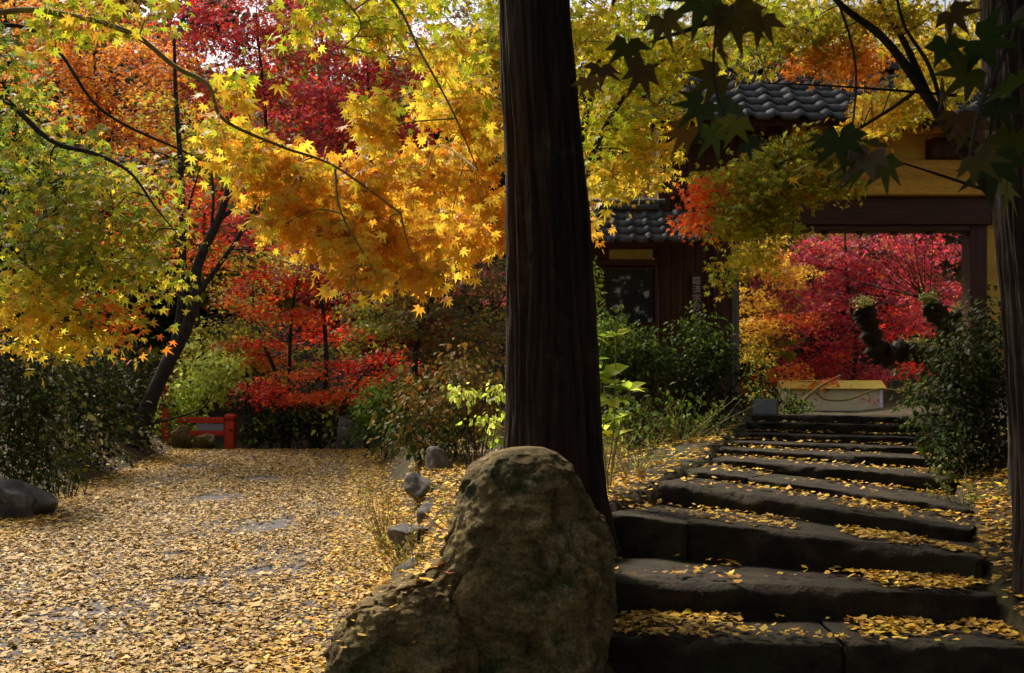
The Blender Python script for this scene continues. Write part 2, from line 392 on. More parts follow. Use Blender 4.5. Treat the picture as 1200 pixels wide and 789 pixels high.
# ------------------------------------------------------------------ terrain
STEP = [  # front top edge of each step: left (px, py, D), right (px, py, D)
    ((712, 748, 5.20), (1225, 759, 5.00)), ((706, 679, 5.85), (1172, 697, 5.55)), ((712, 599, 6.95), (1152, 656, 5.95)),
    ((771, 564, 7.70), (1136, 620, 6.60)), ((802, 553, 8.35), (1138, 594, 7.30)), ((833, 545, 9.00), (1120, 561, 8.30)),
    ((842, 535, 9.90), (1104, 540, 9.40)), ((854, 520.5, 10.8), (1097, 526, 10.5)), ((865, 507, 11.7), (1093, 513, 11.5)),
    ((877, 495.5, 12.6), (1085, 500, 12.5)), ((883, 486.5, 13.5), (1068, 487.5, 13.5))]
SL = [P(*a) for a, b in STEP]; SR = [P(*b) for a, b in STEP]
for k in range(1, len(SL)):
    SL[k][2] = max(SL[k][2], SL[k - 1][2] + 0.055); SR[k][2] = max(SR[k][2], SR[k - 1][2] + 0.055)
TOPZ = max(SL[-1][2], SR[-1][2])
_yl = [0, 4.4] + [a[1] for a in SL] + [15, 60]; _xl = [-.2, 0.45] + [a[0] for a in SL] + [3.2, 3.2]; _zl = [0, .2] + [a[2] for a in SL] + [TOPZ, TOPZ]
_yr = [0, 4.0] + [a[1] for a in SR] + [15, 60]; _xr = [3.2, 3.1] + [a[0] for a in SR] + [6.6, 6.6]; _zr = [0, .2] + [a[2] for a in SR] + [TOPZ, TOPZ]
def path_z(y): return np.where(y < 22, np.maximum(0, (y - 6.1)) * 0.0493, 0.784 - np.minimum((y - 22) * .06, .35))
def path_l(y): return np.interp(y, [-10, 6, 12.5, 22, 30, 60], [-4.6, -5.2, -6.1, -7.25, -8.6, -14])
def path_r(y): return np.interp(y, [-10, 6, 9.8, 12.5, 21.5, 30, 60], [-.8, -1.08, -1.32, -1.7, -3.0, -4.4, -9])
def ground(x, y):
    x = np.asarray(x, float); y = np.asarray(y, float)
    xl = np.interp(y, _yl, _xl); xr = np.interp(y, _yr, _xr); zl = np.interp(y, _yl, _zl); zr = np.interp(y, _yr, _zr)
    pz = path_z(y); pl = path_l(y); pr = path_r(y)
    p3 = np.stack([x * .7, y * .7, 0 * x], -1).reshape(-1, 3); nz = fbm(p3, 3, 3).reshape(x.shape)
    t = sstep(0.05, 0.75, (x - pr)) * .55 + sstep(0.3, 1.0, (x - pr) / np.maximum(xl - pr, .3)) * .45
    z = pz + (zl - pz) * t
    stair = sstep(xl - .05, xl + .12, x) * (1 - sstep(xr - .12, xr + .05, x)) * (1 - sstep(13.5, 13.7, y)) * sstep(3.5, 4.6, y)
    u = np.clip((x - xl) / np.maximum(xr - xl, .1), 0, 1)
    z = np.where(x > xl, zl + (zr - zl) * u, z)
    z = z - 0.34 * stair
    rb = x - xr
    z = z + np.where(y < 13.6, .55 * sstep(0.0, 1.3, rb) + .5 * sstep(1.3, 4, rb), .25 * sstep(1.0, 4, rb))
    lb = pl - x
    z = z + .55 * sstep(0, 1.3, lb) + .9 * sstep(1.2, 5, lb)
    offp = np.maximum(sstep(0, .6, lb), sstep(0, .5, x - pr)) * (1 - .8 * ((x > xl) & (x < xr)))
    z = z + .07 * nz * offp
    hill = np.where(x < 2.4, np.maximum(0, y - 27), np.maximum(0, y - 34)) * .5
    z = z + np.minimum(hill, 24) + np.maximum(0, -x - 15) * .2
    return z

def grid_mesh(name, xs, ys, zf, mat, mask=None):
    X, Y = np.meshgrid(xs, ys); Z = zf(X, Y); n = len(xs)
    V = np.stack([X, Y, Z], -1).reshape(-1, 3)
    i = (np.arange(len(ys) - 1)[:, None] * n + np.arange(n - 1)[None]).reshape(-1)
    return tri_mesh(name, V, np.stack([i, i + 1, i + n + 1, i + n], 1), mat, smooth=True)

xs = np.unique(np.concatenate([np.linspace(-60, -10, 36), np.linspace(-10, 8, 160), np.linspace(8, 60, 30)]))
ys = np.unique(np.concatenate([np.linspace(-14, 3.5, 40), np.linspace(3.5, 15, 120), np.linspace(15, 26, 60), np.linspace(26, 110, 50)]))
def ground_cut(X, Y):
    on = sstep(0, .05, X - path_l(Y)) * sstep(0, .05, path_r(Y) - X)
    return ground(X, Y) - .035 * on
g = link('ground', grid_mesh('ground', xs, ys, ground_cut, M_SOIL)); tag(g, 'leaf strewn dark soil banks and hillside around path and steps', 'ground', kind='structure')
# the path: a sheet of its own a little above the ground
yy = np.linspace(-12, 30, 160); uu = np.linspace(0, 1, 22)
PX = path_l(yy)[:, None] * (1 - uu) + path_r(yy)[:, None] * uu; PY = np.repeat(yy[:, None], 22, 1)
PZ = path_z(PY) + .004 + .012 * fbm(np.stack([PX * 1.3, PY * 1.3, 0 * PX], -1).reshape(-1, 3), 8, 3).reshape(PX.shape)
i = (np.arange(159)[:, None] * 22 + np.arange(21)[None]).reshape(-1)
o = link('path', tri_mesh('path', np.stack([PX, PY, PZ], -1).reshape(-1, 3), np.stack([i, i + 1, i + 23, i + 22], 1), M_PATH, smooth=True))
tag(o, 'grey path beneath a carpet of yellow fallen leaves', 'path', kind='structure')

# ------------------------------------------------------------------ steps
def rough_block(p0, p1, depth, height, seed, gap=0.004):
    """a quarried stone block whose front top edge runs p0 -> p1, with an irregularly chipped arris"""
    ax = norm((p1 - p0)[None])[0]; dep = np.array([-ax[1], ax[0], 0]); dep = dep / np.linalg.norm(dep); upv = np.array([0, 0, 1.0])
    Lx = np.linalg.norm(p1 - p0) - gap
    us = np.concatenate([[0, .012], np.linspace(.05, Lx - .05, max(6, int(Lx / .04))), [Lx - .012, Lx]])
    # profile from the back of the tread over the arris and down the riser
    prof = [(depth, 0), (depth * .7, 0), (depth * .45, 0), (.2, 0), (.12, 0), (.07, 0), (.03, 0), (.008, -.004), (0, -.014), (0, -.04), (0, -.08), (0, -.13), (0, -.18), (0, -height)]
    pv = np.array(prof); n, m = len(us), len(pv)
    W = p0 + ax * (gap / 2 + us[:, None, None]) + dep * pv[None, :, 0:1] + upv * pv[None, :, 1:2]
    W = W.reshape(-1, 3); v = np.tile(pv[:, 0], n); w = np.tile(pv[:, 1], n); uu_ = np.repeat(us, m)
    top = (w > -.001).astype(float); fr = (v < .001).astype(float); ar = ((v < .05) & (w > -.05)).astype(float)
    W += upv * (top * (.006 * fbm(W * 3.1, seed, 3) + .005 * fbm(W * 12, seed + 1, 3)))[:, None]
    W += dep * (fr * (.014 * fbm(W * 3.4, seed + 5, 4) + .011 * fbm(W * 13, seed + 6, 3)))[:, None]
    chip = np.clip(fbm(np.stack([uu_ * 2.6, 0 * uu_ + seed, 0 * uu_], 1), seed + 2, 4, .6), 0, 1) * .022
    W += dep * (ar * chip * (w > -.02))[:, None] - upv * (ar * chip * (v < .02))[:, None]
    en = np.minimum(uu_, Lx - uu_) < .006
    W += dep * (en * fr * .012)[:, None] - upv * (en * top * .008)[:, None]
    i = (np.arange(n - 1)[:, None] * m + np.arange(m - 1)[None]).reshape(-1)
    Q = [np.stack([i, i + m, i + m + 1, i + 1], 1)[:, ::-1]]
    # ends
    k = np.arange(m - 1); bl = len(W); W = np.vstack([W, p0 + ax * gap / 2 + dep * depth - upv * height, p0 + ax * (Lx + gap / 2) + dep * depth - upv * height])
    Tq = np.vstack([np.stack([np.full(m - 1, bl), k, k + 1], 1), np.stack([np.full(m - 1, bl + 1), (n - 1) * m + k + 1, (n - 1) * m + k], 1)])
    Qq = Q[0]; T3 = np.vstack([Qq[:, [0, 1, 2]], Qq[:, [0, 2, 3]], Tq])
    return tri_mesh('step_stone', W, T3, M_STEP)

stair = empty('stone_stairway', SL[0] - [0, 0, .3], 'dark worn stone steps climbing unevenly to the temple gate', 'stairs')
splits = [[0, .55, 1], [0, 1], [0, .24, 1], [0, 1], [0, .24, 1], [0, 1], [0, .62, 1], [0, 1], [0, .35, 1], [0, 1], [0, .68, 1]]
inv = Matrix.Translation(-stair.location)
for k in range(len(SL)):
    a, b = SL[k].copy(), SR[k].copy()
    nxt = (np.linalg.norm((SL[k + 1] - SL[k])[:2]) + np.linalg.norm((SR[k + 1] - SR[k])[:2])) / 2 if k < len(SL) - 1 else 0.9
    for j in range(len(splits[k]) - 1):
        q0, q1 = a + (b - a) * splits[k][j], a + (b - a) * splits[k][j + 1]
        dz = rng.uniform(-.012, .012); dy = rng.uniform(-.02, .02)
        off = np.array([0, dy, dz]); 
        h = .34 if k else .45
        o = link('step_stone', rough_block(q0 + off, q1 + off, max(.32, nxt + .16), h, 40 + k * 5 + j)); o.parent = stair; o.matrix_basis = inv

# ------------------------------------------------------------------ rocks
def rock_mesh(name, c, rad, seed, mat, facet=.35, sub=4, rough=.16):
    bm = bmesh.new(); bmesh.ops.create_icosphere(bm, subdivisions=sub, radius=1)
    V = np.array([v.co for v in bm.verts]); T = np.array([[v.index for v in f.verts] for f in bm.faces]); bm.free()
    r_ = np.random.default_rng(seed); pl = norm(r_.normal(0, 1, (13, 3))); off = r_.uniform(.5, .85, 13)
    W = V.copy()
    for p_, o_ in zip(pl, off): W = W - p_ * np.maximum(0, W @ p_ - o_)[:, None] * .93
    W = W * 1.25 * np.asarray(rad)
    W = W + V * (rough * min(rad) * (fbm(W * 1.6 / max(rad), seed, 5, .6) + .35 * np.abs(fbm(W * 9 / max(rad), seed + 2, 3))))[:, None]
    return tri_mesh(name, W + np.asarray(c), T, mat, smooth=True)

def rock(name, label, c, rad, seed, mat=None, group=None, sub=4, cat='rock', facet=.6):
    c = np.asarray(c, float)
    o = link(name, rock_mesh(name, (0, 0, 0), rad, seed, mat or M_ROCK, facet, sub)); o.location = c
    return tag(o, label, cat, group)

def boulder(name, label, rows, D, depth, seed, mat, cat='boulder', front_lean=0.12):
    """boulder from a silhouette: rows (y, xl, xr) in photo pixels at distance D, with real depth"""
    nT, nR = 190, 140
    ry = np.array([r[0] for r in rows], float); t = np.linspace(0, 1, nR)
    ypx = np.interp(t ** .9, np.linspace(0, 1, len(rows)), ry)
    xl = np.interp(ypx, ry, [r[1] for r in rows]); xr = np.interp(ypx, ry, [r[2] for r in rows])
    z = EYE - (ypx - HOR) * D / F; x0 = (xl - 600) * D / F; x1 = (xr - 600) * D / F
    th = np.arange(nT) / nT * 2 * math.pi
    cx, hw = (x0 + x1) / 2, (x1 - x0) / 2
    ct, st = np.cos(th), np.sin(th); e = .62
    sx = np.sign(ct) * np.abs(ct) ** e; sy = np.sign(st) * np.abs(st) ** e
    dz = (z - z[-1]) / (z[0] - z[-1]); dd = depth * (np.clip(hw / hw.max(), 0, 1) ** .6)
    X = cx[:, None] + hw[:, None] * sx; Y = D + dd[:, None] * sy + (dz * front_lean)[:, None]; Z = np.repeat(z[:, None], nT, 1)
    V = np.stack([X, Y, Z], -1).reshape(-1, 3); C = np.stack([np.repeat(cx[:, None], nT, 1), np.full_like(X, D), Z], -1).reshape(-1, 3)
    nrm = norm(V - C + 1e-6)
    w = V + .18 * np.stack([fbm(V * 2.3, seed + 30 + k, 3) for k in range(3)], 1)
    d1, d2, cv = cells(w * np.array([3.2, 3.2, 2.0]), seed)
    crack = np.exp(-((d2 - d1) / .045) ** 2) * (vnoise(V * 2.1, seed + 77) > -.15)
    # split faces: slice the body with random planes that mostly face the front and the top
    r_ = np.random.default_rng(seed); ctr = np.array([cx.mean(), D, z.mean()]); hh = np.array([hw.max(), depth, (z[0] - z[-1]) / 2])
    for k in range(15):
        pn = norm(r_.normal(0, 1, (1, 3)) * [1.1, 1.2, .75] + [0, -.5, .15])[0]; sup = np.abs(pn * hh).sum() * r_.uniform(.62, .86)
        over = np.maximum(0, (V - ctr) @ pn - sup); V = V - pn * over[:, None] * .97
    ru = 1 - np.abs(fbm(V * np.array([4, 4, 3.0]), seed + 11, 5, .6))
    disp = .06 * (cv - .5) + .04 * (ru - .6) + .02 * np.abs(fbm(V * 12, seed + 3, 4, .6)) - .035 * crack
    edge = np.clip(np.minimum(t, 1) * 6, .25, 1); disp = disp * np.repeat(edge, nT)
    V = V + nrm * disp[:, None]
    top = np.array([[cx[0], D + front_lean, z[0] + .01]])
    i = np.arange(nR - 1)[:, None] * nT; j = np.arange(nT)[None]; j2 = (j + 1) % nT
    Q = np.stack([i + j, i + nT + j, i + nT + j2, i + j2], -1).reshape(-1, 4)
    V = np.vstack([V, top]); cap = np.stack([np.full(nT, len(V) - 1), np.arange(nT), (np.arange(nT) + 1) % nT], 1)
    T = np.vstack([Q[:, [0, 1, 2]], Q[:, [0, 2, 3]], cap])
    base = np.array([cx[-1], D, z[-1]])
    o = link(name, tri_mesh(name, V - base, T, mat, smooth=True)); o.location = base
    return tag(o, label, cat)

boulder('boulder', 'tall brown mossy boulder standing at the foot of the thick bare trunk',
        [(526, 598, 640), (532, 574, 655), (548, 556, 672), (575, 543, 684), (610, 528, 706), (640, 518, 716), (690, 505, 717), (740, 492, 717), (789, 478, 716), (900, 465, 715)], 5.0, .50, 5, M_ROCK)
low_rock = boulder('boulder', 'low broad tan rock with leaves on top, leaning against the tall boulder',
        [(658, 515, 540), (676, 478, 550), (692, 440, 554), (712, 412, 556), (742, 396, 558), (795, 388, 558), (900, 385, 558)], 4.82, .42, 21, M_ROCK)
for k, (x, y, D, r, lab) in enumerate([
        (446, 694, 6.6, (.2, .22, .13), 'small flat stone on the path edge just behind the low tan rock'),
        (478, 660, 7.5, (.2, .3, .16), 'leaf covered edging stone beside the clump of dry stems'),
        (474, 618, 8.7, (.22, .3, .17), 'pale edging stone half buried in yellow leaves on the bank'),
        (504, 592, 9.9, (.17, .25, .2), 'lumpy pale grey stone on the bank behind the dry stems'),
        (488, 562, 11.2, (.26, .25, .2), 'pale lilac grey stone stacked below the bank shrubs'),
        (506, 540, 12.6, (.2, .22, .36), 'upright pale grey stone at the top of the stone edging')]):
    rock('edging_stone', lab, P(x + 6, y + 8, D) - [0, 0, .04], np.array(r) * .85, 60 + k, M_ROCKG, 'stones edging the path', 4)
rock('edging_stone', 'dark round grey rock at the path edge under the dark bush', P(12, 592, 12.3), (.3, .3, .3), 71, M_ROCKG, 'stones edging the path')
rock('edging_stone', 'smaller pale rock touching the dark round rock at the path edge', P(45, 588, 12.5), (.2, .2, .18), 72, M_ROCKG, 'stones edging the path')
rock('garden_rock', 'dark rounded rock below the sunlit shrub at the end of the path', P(214, 516, 22.4), (.2, .22, .27), 73, M_ROCK, 'rocks at the end of the path')
rock('garden_rock', 'grey rounded rock in front of the red railing', P(242, 519, 22.3), (.21, .2, .2), 74, M_ROCK, 'rocks at the end of the path')
rock('standing_stone', 'narrow upright pale stone at the far corner of the path', P(404, 512, 22.4), (.17, .2, .5), 75, M_ROCKG, cat='stone')

# ------------------------------------------------------------------ cedars
def cedar(name, label, pts, radii, seed, crown_z, crown_r):
    base = np.array(pts[0], float)
    root = empty(name, base, label, 'tree')
    c = curve(pts, 28); n = len(c); rr = np.interp(np.linspace(0, 1, n), np.linspace(0, 1, len(radii)), radii)
    S = 170; th = np.arange(S) / S * 2 * math.pi
    TH, ZZ = np.meshgrid(th, c[:, 2])
    def ridged(freq, zf, sd):
        p = np.stack([np.cos(TH) * freq, np.sin(TH) * freq, ZZ * zf], -1).reshape(-1, 3)
        return vnoise(p, sd).reshape(TH.shape)
    warp = .12 * ridged(2, 1.2, seed + 4)
    TH2 = TH + warp
    p = np.stack([np.cos(TH2) * 6.5, np.sin(TH2) * 6.5, ZZ * .55], -1).reshape(-1, 3)
    rid = 1 - np.abs(vnoise(p, seed)).reshape(TH.shape) * 1.6
    p2 = np.stack([np.cos(TH2) * 13, np.sin(TH2) * 13, ZZ * 1.1], -1).reshape(-1, 3)
    rid2 = np.abs(vnoise(p2, seed + 1)).reshape(TH.shape)
    flare = np.exp(-(c[:, 2] - c[0, 2]) / .35)[:, None] * (.22 + .14 * np.cos(TH * 5 + seed))
    p3 = np.stack([np.cos(TH2 + .05 * ridged(5, 3, seed + 6)) * 9, np.sin(TH2 + .05 * ridged(5, 3, seed + 6)) * 9, ZZ * .8], -1).reshape(-1, 3)
    crk = np.exp(-(vnoise(p3, seed + 3).reshape(TH.shape) / .09) ** 2)
    R = rr[:, None] * (1 + .09 * (rid - .5) + .06 * (rid2 - .5) - .06 * crk + .02 * ridged(24, 9, seed + 5) + flare + .04 * ridged(1.2, .5, seed + 8))
    V = np.stack([c[:, 0:1] + R * np.cos(TH), c[:, 1:2] + R * np.sin(TH), ZZ], -1).reshape(-1, 3)
    i = np.arange(n - 1)[:, None] * S; j = np.arange(S)[None]; j2 = (j + 1) % S
    Q = np.stack([i + j, i + j2, i + S + j2, i + S + j], -1).reshape(-1, 4)
    inv = Matrix.Translation(-Vector(base))
    o = link('trunk', tri_mesh('trunk', V, Q, M_CEDAR, smooth=True)); o.parent = root; o.matrix_basis = inv
    # crown of drooping needle sprays high above the frame
    tb = Tubes(); L = []
    for k in range(56):
        h = crown_z + (c[-1, 2] - crown_z) * (k / 56) ** .9
        f = 1 - (h - crown_z) / (c[-1, 2] + 1.5 - crown_z); a = rng.uniform(0, 2 * math.pi); ln = crown_r * (.35 + .65 * f) * rng.uniform(.75, 1.1)
        s = np.array([np.interp(h, c[:, 2], c[:, 0]), np.interp(h, c[:, 2], c[:, 1]), h]); d = np.array([math.cos(a), math.sin(a), .05])
        e = s + d * ln - np.array([0, 0, .12 * ln]); tb.add(curve([s, (s + e) / 2 + [0, 0, .1 * ln], e], 5), .045, .01, 5)
        m = 130; u = rng.uniform(.2, 1, m)[:, None]
        q = s + (e - s) * u + rng.normal(0, 1, (m, 3)) * np.array([.45, .45, .16]) * (.4 + u * .6)
        L.append((q, norm(d[None] + rng.normal(0, .6, (m, 3)) + [0, 0, -.4]), np.array([[0, 0, 1.0]]) + rng.normal(0, .4, (m, 3)), np.full(m, .42) * rng.uniform(.6, 1.3, m), pick_cols(m, [((.02, .045, .012), 2), ((.035, .06, .015), 1)])))
    o = link('branch', tb.mesh('branch', M_CEDAR)); o.parent = root; o.matrix_basis = inv
    p, t, nn, z, cc = (np.concatenate([q[k] for q in L]) for k in range(5))
    o = link('crown', leaf_mass('crown', M_LEAFG, p, t, nn, z, cc, SD)); o.parent = root; o.matrix_basis = inv; o['kind'] = 'stuff'
    return root
D = 6.0
cedar('cedar_tree', 'thick dark bare trunk rising behind the tall boulder',
      [P(656, 640, D), P(650, 520, D), P(641, 260, D), P(624, 0, D), P(613, -400, D), P(608, -1000, D), P(604, -1800, D)], [.285, .27, .245, .207, .19, .15, .05], 3, 8.2, 2.2)
D = 5.6
cedar('cedar_tree', 'reddish brown trunk at the outer end of the lowest stone steps',
      [P(1257, 740, D), P(1250, 620, D), P(1232, 400, D), P(1214, 200, D), P(1200, 0, D), P(1192, -600, D), P(1188, -1900, D)], [.27, .26, .245, .235, .225, .18, .05], 9, 5.6, 2.6)

# ------------------------------------------------------------------ the gate
GY = 14.2; U = GY / F
def gx(px): return (px - 600) * U
def gz(py): return EYE + (HOR - py) * U
FLOOR = TOPZ - .01
gate = empty('temple_gate', (gx(1000), GY, FLOOR), 'dark timber temple gate with tiled roof and sun-tinted ochre upper beams above the steps', 'gate')
def gpart(name, mat, *a, bev=.008): 
    o = box(name, mat, None, *a, bev=bev); o.parent = gate; o.matrix_basis = Matrix.Translation(-gate.location); return o
Lw0, Lw1, Rw0, Rw1 = gx(770), gx(866), gx(1137), gx(1157)
gpart('post', M_WOOD, gx(836), gx(857), GY, GY + .28, FLOOR, gz(232))
gpart('door_jamb', M_GREYWOOD, gx(857.5), gx(866), GY - .02, GY + .24, FLOOR, gz(272))
gpart('post', M_WOOD, Rw0, Rw1, GY, GY + .28, FLOOR, gz(232))
gpart('post', M_WOOD, gx(772), gx(786), GY + .02, GY + .28, FLOOR, gz(145))
for xx0 in (gx(840), 7.45):
    gpart('rear_post', M_WOOD, xx0, xx0 + .24, GY + 1.7, GY + 1.95, FLOOR, gz(232))
gpart('lintel', M_WOODH, gx(822), gx(1160), GY - .05, GY + .3, gz(264), gz(232.5))
gpart('door_track', M_WOODH, gx(867), gx(1136), GY - .02, GY + .2, gz(271), gz(264.5))
for px in range(884, 1130, 41): gpart('track_peg', M_WOODH, gx(px), gx(px + 5), GY + .02, GY + .12, gz(274), gz(271.2), bev=0)
gpart('lower_beam', M_SUNOCHRE, gx(930), gx(1162), GY - .14, GY + .22, gz(231), gz(213), bev=.015)
gpart('lower_beam', M_WOODH, gx(786), gx(929.5), GY - .12, GY + .22, gz(231), gz(213), bev=.015)  # left stretch of the same beam, in darker wood for its shade
gpart('middle_beam', M_SUNOCHRE, gx(930), gx(1162), GY - .05, GY + .22, gz(212.6), gz(188), bev=.01)
gpart('plaster_panel', M_OCHRE, gx(930), gx(1086), GY + .03, GY + .2, gz(187.5), gz(158.5))
gpart('plaster_panel', M_OCHRE, gx(1152), gx(1290), GY + .03, GY + .2, gz(187.5), gz(158.5))
gpart('shadow_block', M_WOOD, gx(1088), gx(1150), GY - .12, GY + .2, gz(187.3), gz(163), bev=.03)  # dark block standing in for a shadow on the upper wall
gpart('upper_beam', M_SUNOCHRE, gx(930), gx(1290), GY - .1, GY + .22, gz(158), gz(149.5), bev=.01)
gpart('eave_plate', M_SUNOCHRE, gx(930), gx(1290), GY - .03, GY + .22, gz(149), gz(138))
gpart('beam_end', M_SUNOCHRE, gx(1078), gx(1086), GY - .24, GY - .101, gz(157.5), gz(147.5))
gpart('lower_beam', M_SUNOCHRE, gx(1163), gx(1290), GY - .06, GY + .22, gz(262), gz(236))
gpart('plaster_panel', M_OCHRE, gx(1157.5), gx(1290), GY + .06, GY + .2, FLOOR, gz(262.5))
gpart('plaster_panel', M_OCHRE, gx(1163), gx(1290), GY + .04, GY + .2, gz(235.5), gz(188))
# boarded bay beside the opening: single boards
bx = gx(786.5); k = 0
while bx < gx(835.5):
    w = min(rng.uniform(.16, .2), gx(835.8) - bx)
    if w > .03: gpart('wall_board', M_WOOD, bx, bx + w - .006, GY + .07 + rng.uniform(0, .008), GY + .14, FLOOR, gz(232))
    bx += w
bx = gx(786.5)
while bx < gx(929):
    w = min(rng.uniform(.22, .3), gx(929) - bx)
    if w > .03: gpart('wall_board', M_WOOD, bx, bx + w - .006, GY + .06 + rng.uniform(0, .008), GY + .14, gz(212.5), gz(138))
    bx += w
gpart('side_wall', M_WOOD, gx(772), gx(782), GY + .29, GY + 1.9, FLOOR, gz(140))
gpart('side_wall', M_OCHRE, 7.72, 7.85, GY + .3, GY + 1.9, FLOOR, gz(140))

def tile_mesh(name, w=.36, l=.34, amp=None, seg=10):
    amp = amp or w * .11
    """one pantile: a wave across its width, thick front lip"""
    u = np.linspace(0, 1, seg + 1); x = (u - .5) * w * 1.06
    z = amp * (np.cos(2 * math.pi * (u - .25)) * .7 + .35 * np.cos(4 * math.pi * (u - .25)))
    top = np.stack([np.repeat(x, 2), np.tile([-l, 0.0], seg + 1), np.repeat(z, 2) + np.tile([.03, .0], seg + 1)], 1)
    bot = np.stack([x, np.full(seg + 1, -l), z - .002], 1)
    V = np.vstack([top, bot]); T = []
    for k in range(seg):
        a, b, c, d = 2 * k, 2 * k + 2, 2 * k + 3, 2 * k + 1
        T += [(a, b, c), (a, c, d)]; e, f = 2 * (seg + 1) + k, 2 * (seg + 1) + k + 1
        T += [(e, f, b), (e, b, a)]
    return tri_mesh(name, V, np.array(T), M_TILE, smooth=False)

def tiled_roof(parent, x0, x1, eave, ridge, pitch, expo, thick=.1, name='roof', soffit=None, back=None):
    """parent > roof (deck slab) > roof_tile each; eave and ridge are (y, z)"""
    ey, ez = eave; ry, rz = ridge; by = back[0] if back else 2 * ry - ey; bz = back[1] if back else ez
    b = Box(); pts = [(ey, ez), (ry, rz), (by, bz), (by, bz - thick), (ry, rz - thick * 1.2), (ey, ez - thick)]
    A = [b.bm.verts.new((x0, p[0], p[1])) for p in pts]; B = [b.bm.verts.new((x1, p[0], p[1])) for p in pts]
    for q in range(6): b.bm.faces.new((A[q], A[(q + 1) % 6], B[(q + 1) % 6], B[q]))
    for Z in (A, B): b.bm.faces.new((Z[0], Z[1], Z[4], Z[5])); b.bm.faces.new((Z[1], Z[2], Z[3], Z[4]))
    bmesh.ops.recalc_face_normals(b.bm, faces=b.bm.faces)
    roof = link(name, b.mesh(name, soffit or M_WOODH)); roof.parent = parent; roof.matrix_basis = Matrix.Translation(-parent.location)
    me = tile_mesh('roof_tile', pitch, expo * 1.25)
    dy, dz = ry - ey, rz - ez; Ln = math.hypot(dy, dz); al = math.atan2(dz, dy)
    nr, nc = int(Ln / expo), int(round((x1 - x0) / pitch))
    for r in range(nr + 1):
        for c in range(nc):
            s = min((r + 1) * expo - .06, Ln)
            loc = Vector((x0 + (c + .5) * (x1 - x0) / nc, ey + dy * s / Ln, ez + dz * s / Ln)) + Vector((0, -math.sin(al), math.cos(al))) * .055
            o = bpy.data.objects.new('roof_tile', me); COL.objects.link(o); o.parent = roof
            o.matrix_basis = Matrix.Translation(loc + Vector(rng.normal(0, .005, 3))) @ Matrix.Rotation(al, 4, 'X') @ Matrix.Rotation(rng.normal(0, .012), 4, 'Z')
    return roof
EY0, EZ0 = 13.62, EYE + (HOR - 134) * 13.62 / F - .06
RY0, RZ0 = 14.9, EYE + (HOR - 88) * 14.9 / F
gx0, gx1 = (752 - 600) * 12.9 / F, 8.2
roof = tiled_roof(gate, gx0, gx1, (EY0, EZ0), (RY0, RZ0), .36, .26)
def rpart(name, mat, *a, bev=.01):
    o = box(name, mat, None, *a, bev=bev); o.parent = roof; return o
rpart('ridge', M_TILE, gx0 - .05, gx1 + .05, RY0 - .16, RY0 + .16, RZ0 + .03, RZ0 + .17)
rpart('ridge', M_TILE, gx0 - .02, gx1 + .02, RY0 - .12, RY0 + .12, RZ0 + .172, RZ0 + .27)
t = Tubes(); t.add([(gx0 - .1, RY0, RZ0 + .31), ((gx0 + gx1) / 2, RY0, RZ0 + .31), (gx1 + .1, RY0, RZ0 + .31)], .09, sides=12)
o = link('ridge_cap', t.mesh('ridge_cap', M_TILE)); o.parent = roof
al = math.atan2(RZ0 - EZ0, RY0 - EY0)
raf = Box().add(-.045, .045, 0, 1.7, -.11, 0, .006).mesh('rafter', M_WOODH)
for k in range(20):
    o = bpy.data.objects.new('rafter', raf); COL.objects.link(o); o.parent = roof
    o.matrix_basis = Matrix.Translation((gx0 + .15 + k * (gx1 - gx0 - .3) / 19, EY0 + .06, EZ0 - .06)) @ Matrix.Rotation(al, 4, 'X')

# wing wall with its own small tiled roof
WY = 14.15; UW = WY / F
def wx(px): return (px - 600) * UW
def wz(py): return EYE + (HOR - py) * UW
wing = empty('boundary_wall', (wx(730), WY, FLOOR - .3), 'low dark boarded wall under a small mossy tiled roof beside the gate', 'wall')
def wpart(name, mat, *a, bev=.006):
    o = box(name, mat, None, *a, bev=bev); o.parent = wing; o.matrix_basis = Matrix.Translation(-wing.location); return o
WX0, WX1 = wx(630), wx(771)
wpart('top_rail', M_WOODH, WX0, WX1, WY - .06, WY + .1, wz(292), wz(286))
wpart('middle_rail', M_WOODH, WX0, WX1, WY - .05, WY + .1, wz(312), wz(305))
wpart('plaster_strip', M_PANEL, wx(714), wx(765), WY - .02, WY + .06, wz(304.6), wz(292.4))
wpart('wall_board', M_WOOD, WX0, wx(713.5), WY - .01, WY + .06, wz(304.6), wz(292.4))
bx = WX0
while bx < WX1 - .02:
    w = min(rng.uniform(.17, .24), WX1 - bx)
    wpart('wall_board', M_WOOD, bx, bx + w - .006, WY + rng.uniform(0, .008), WY + .07, FLOOR - .3, wz(312.4)); bx += w
for px in (702, 768): wpart('wall_post', M_WOOD, wx(px - 4), wx(px + 3), WY - .045, WY + .09, FLOOR - .3, wz(312.4))
we = (13.55, EYE + (HOR - 282) * 13.55 / F); wr = (14.1, EYE + (HOR - 250) * 14.1 / F)
wroof = tiled_roof(wing, (640 - 600) * 13.8 / F, (829 - 600) * 13.8 / F, we, wr, .23, .19, .07)
o = box('ridge', M_TILE, None, (638 - 600) * 14.1 / F, wx(771), 13.99, 14.21, wr[1] + .03, wr[1] + .1, bev=.01); o.parent = wroof
rd = Tubes(); rd.add([(0, 0, 0), (.14, 0, 0), (.28, 0, 0)], 0, sides=10, radii=[.062, .058, .058]); rd.add([(-.005, 0, 0), (.05, 0, 0)], .072, .072, 10)
rme = rd.mesh('ridge_tile', M_TILE)
for k in range(6):
    o = bpy.data.objects.new('ridge_tile', rme); COL.objects.link(o); o.parent = wroof
    o.matrix_basis = Matrix.Translation(((640 - 600) * 14.1 / F + k * .28, 14.1, wr[1] + .145))

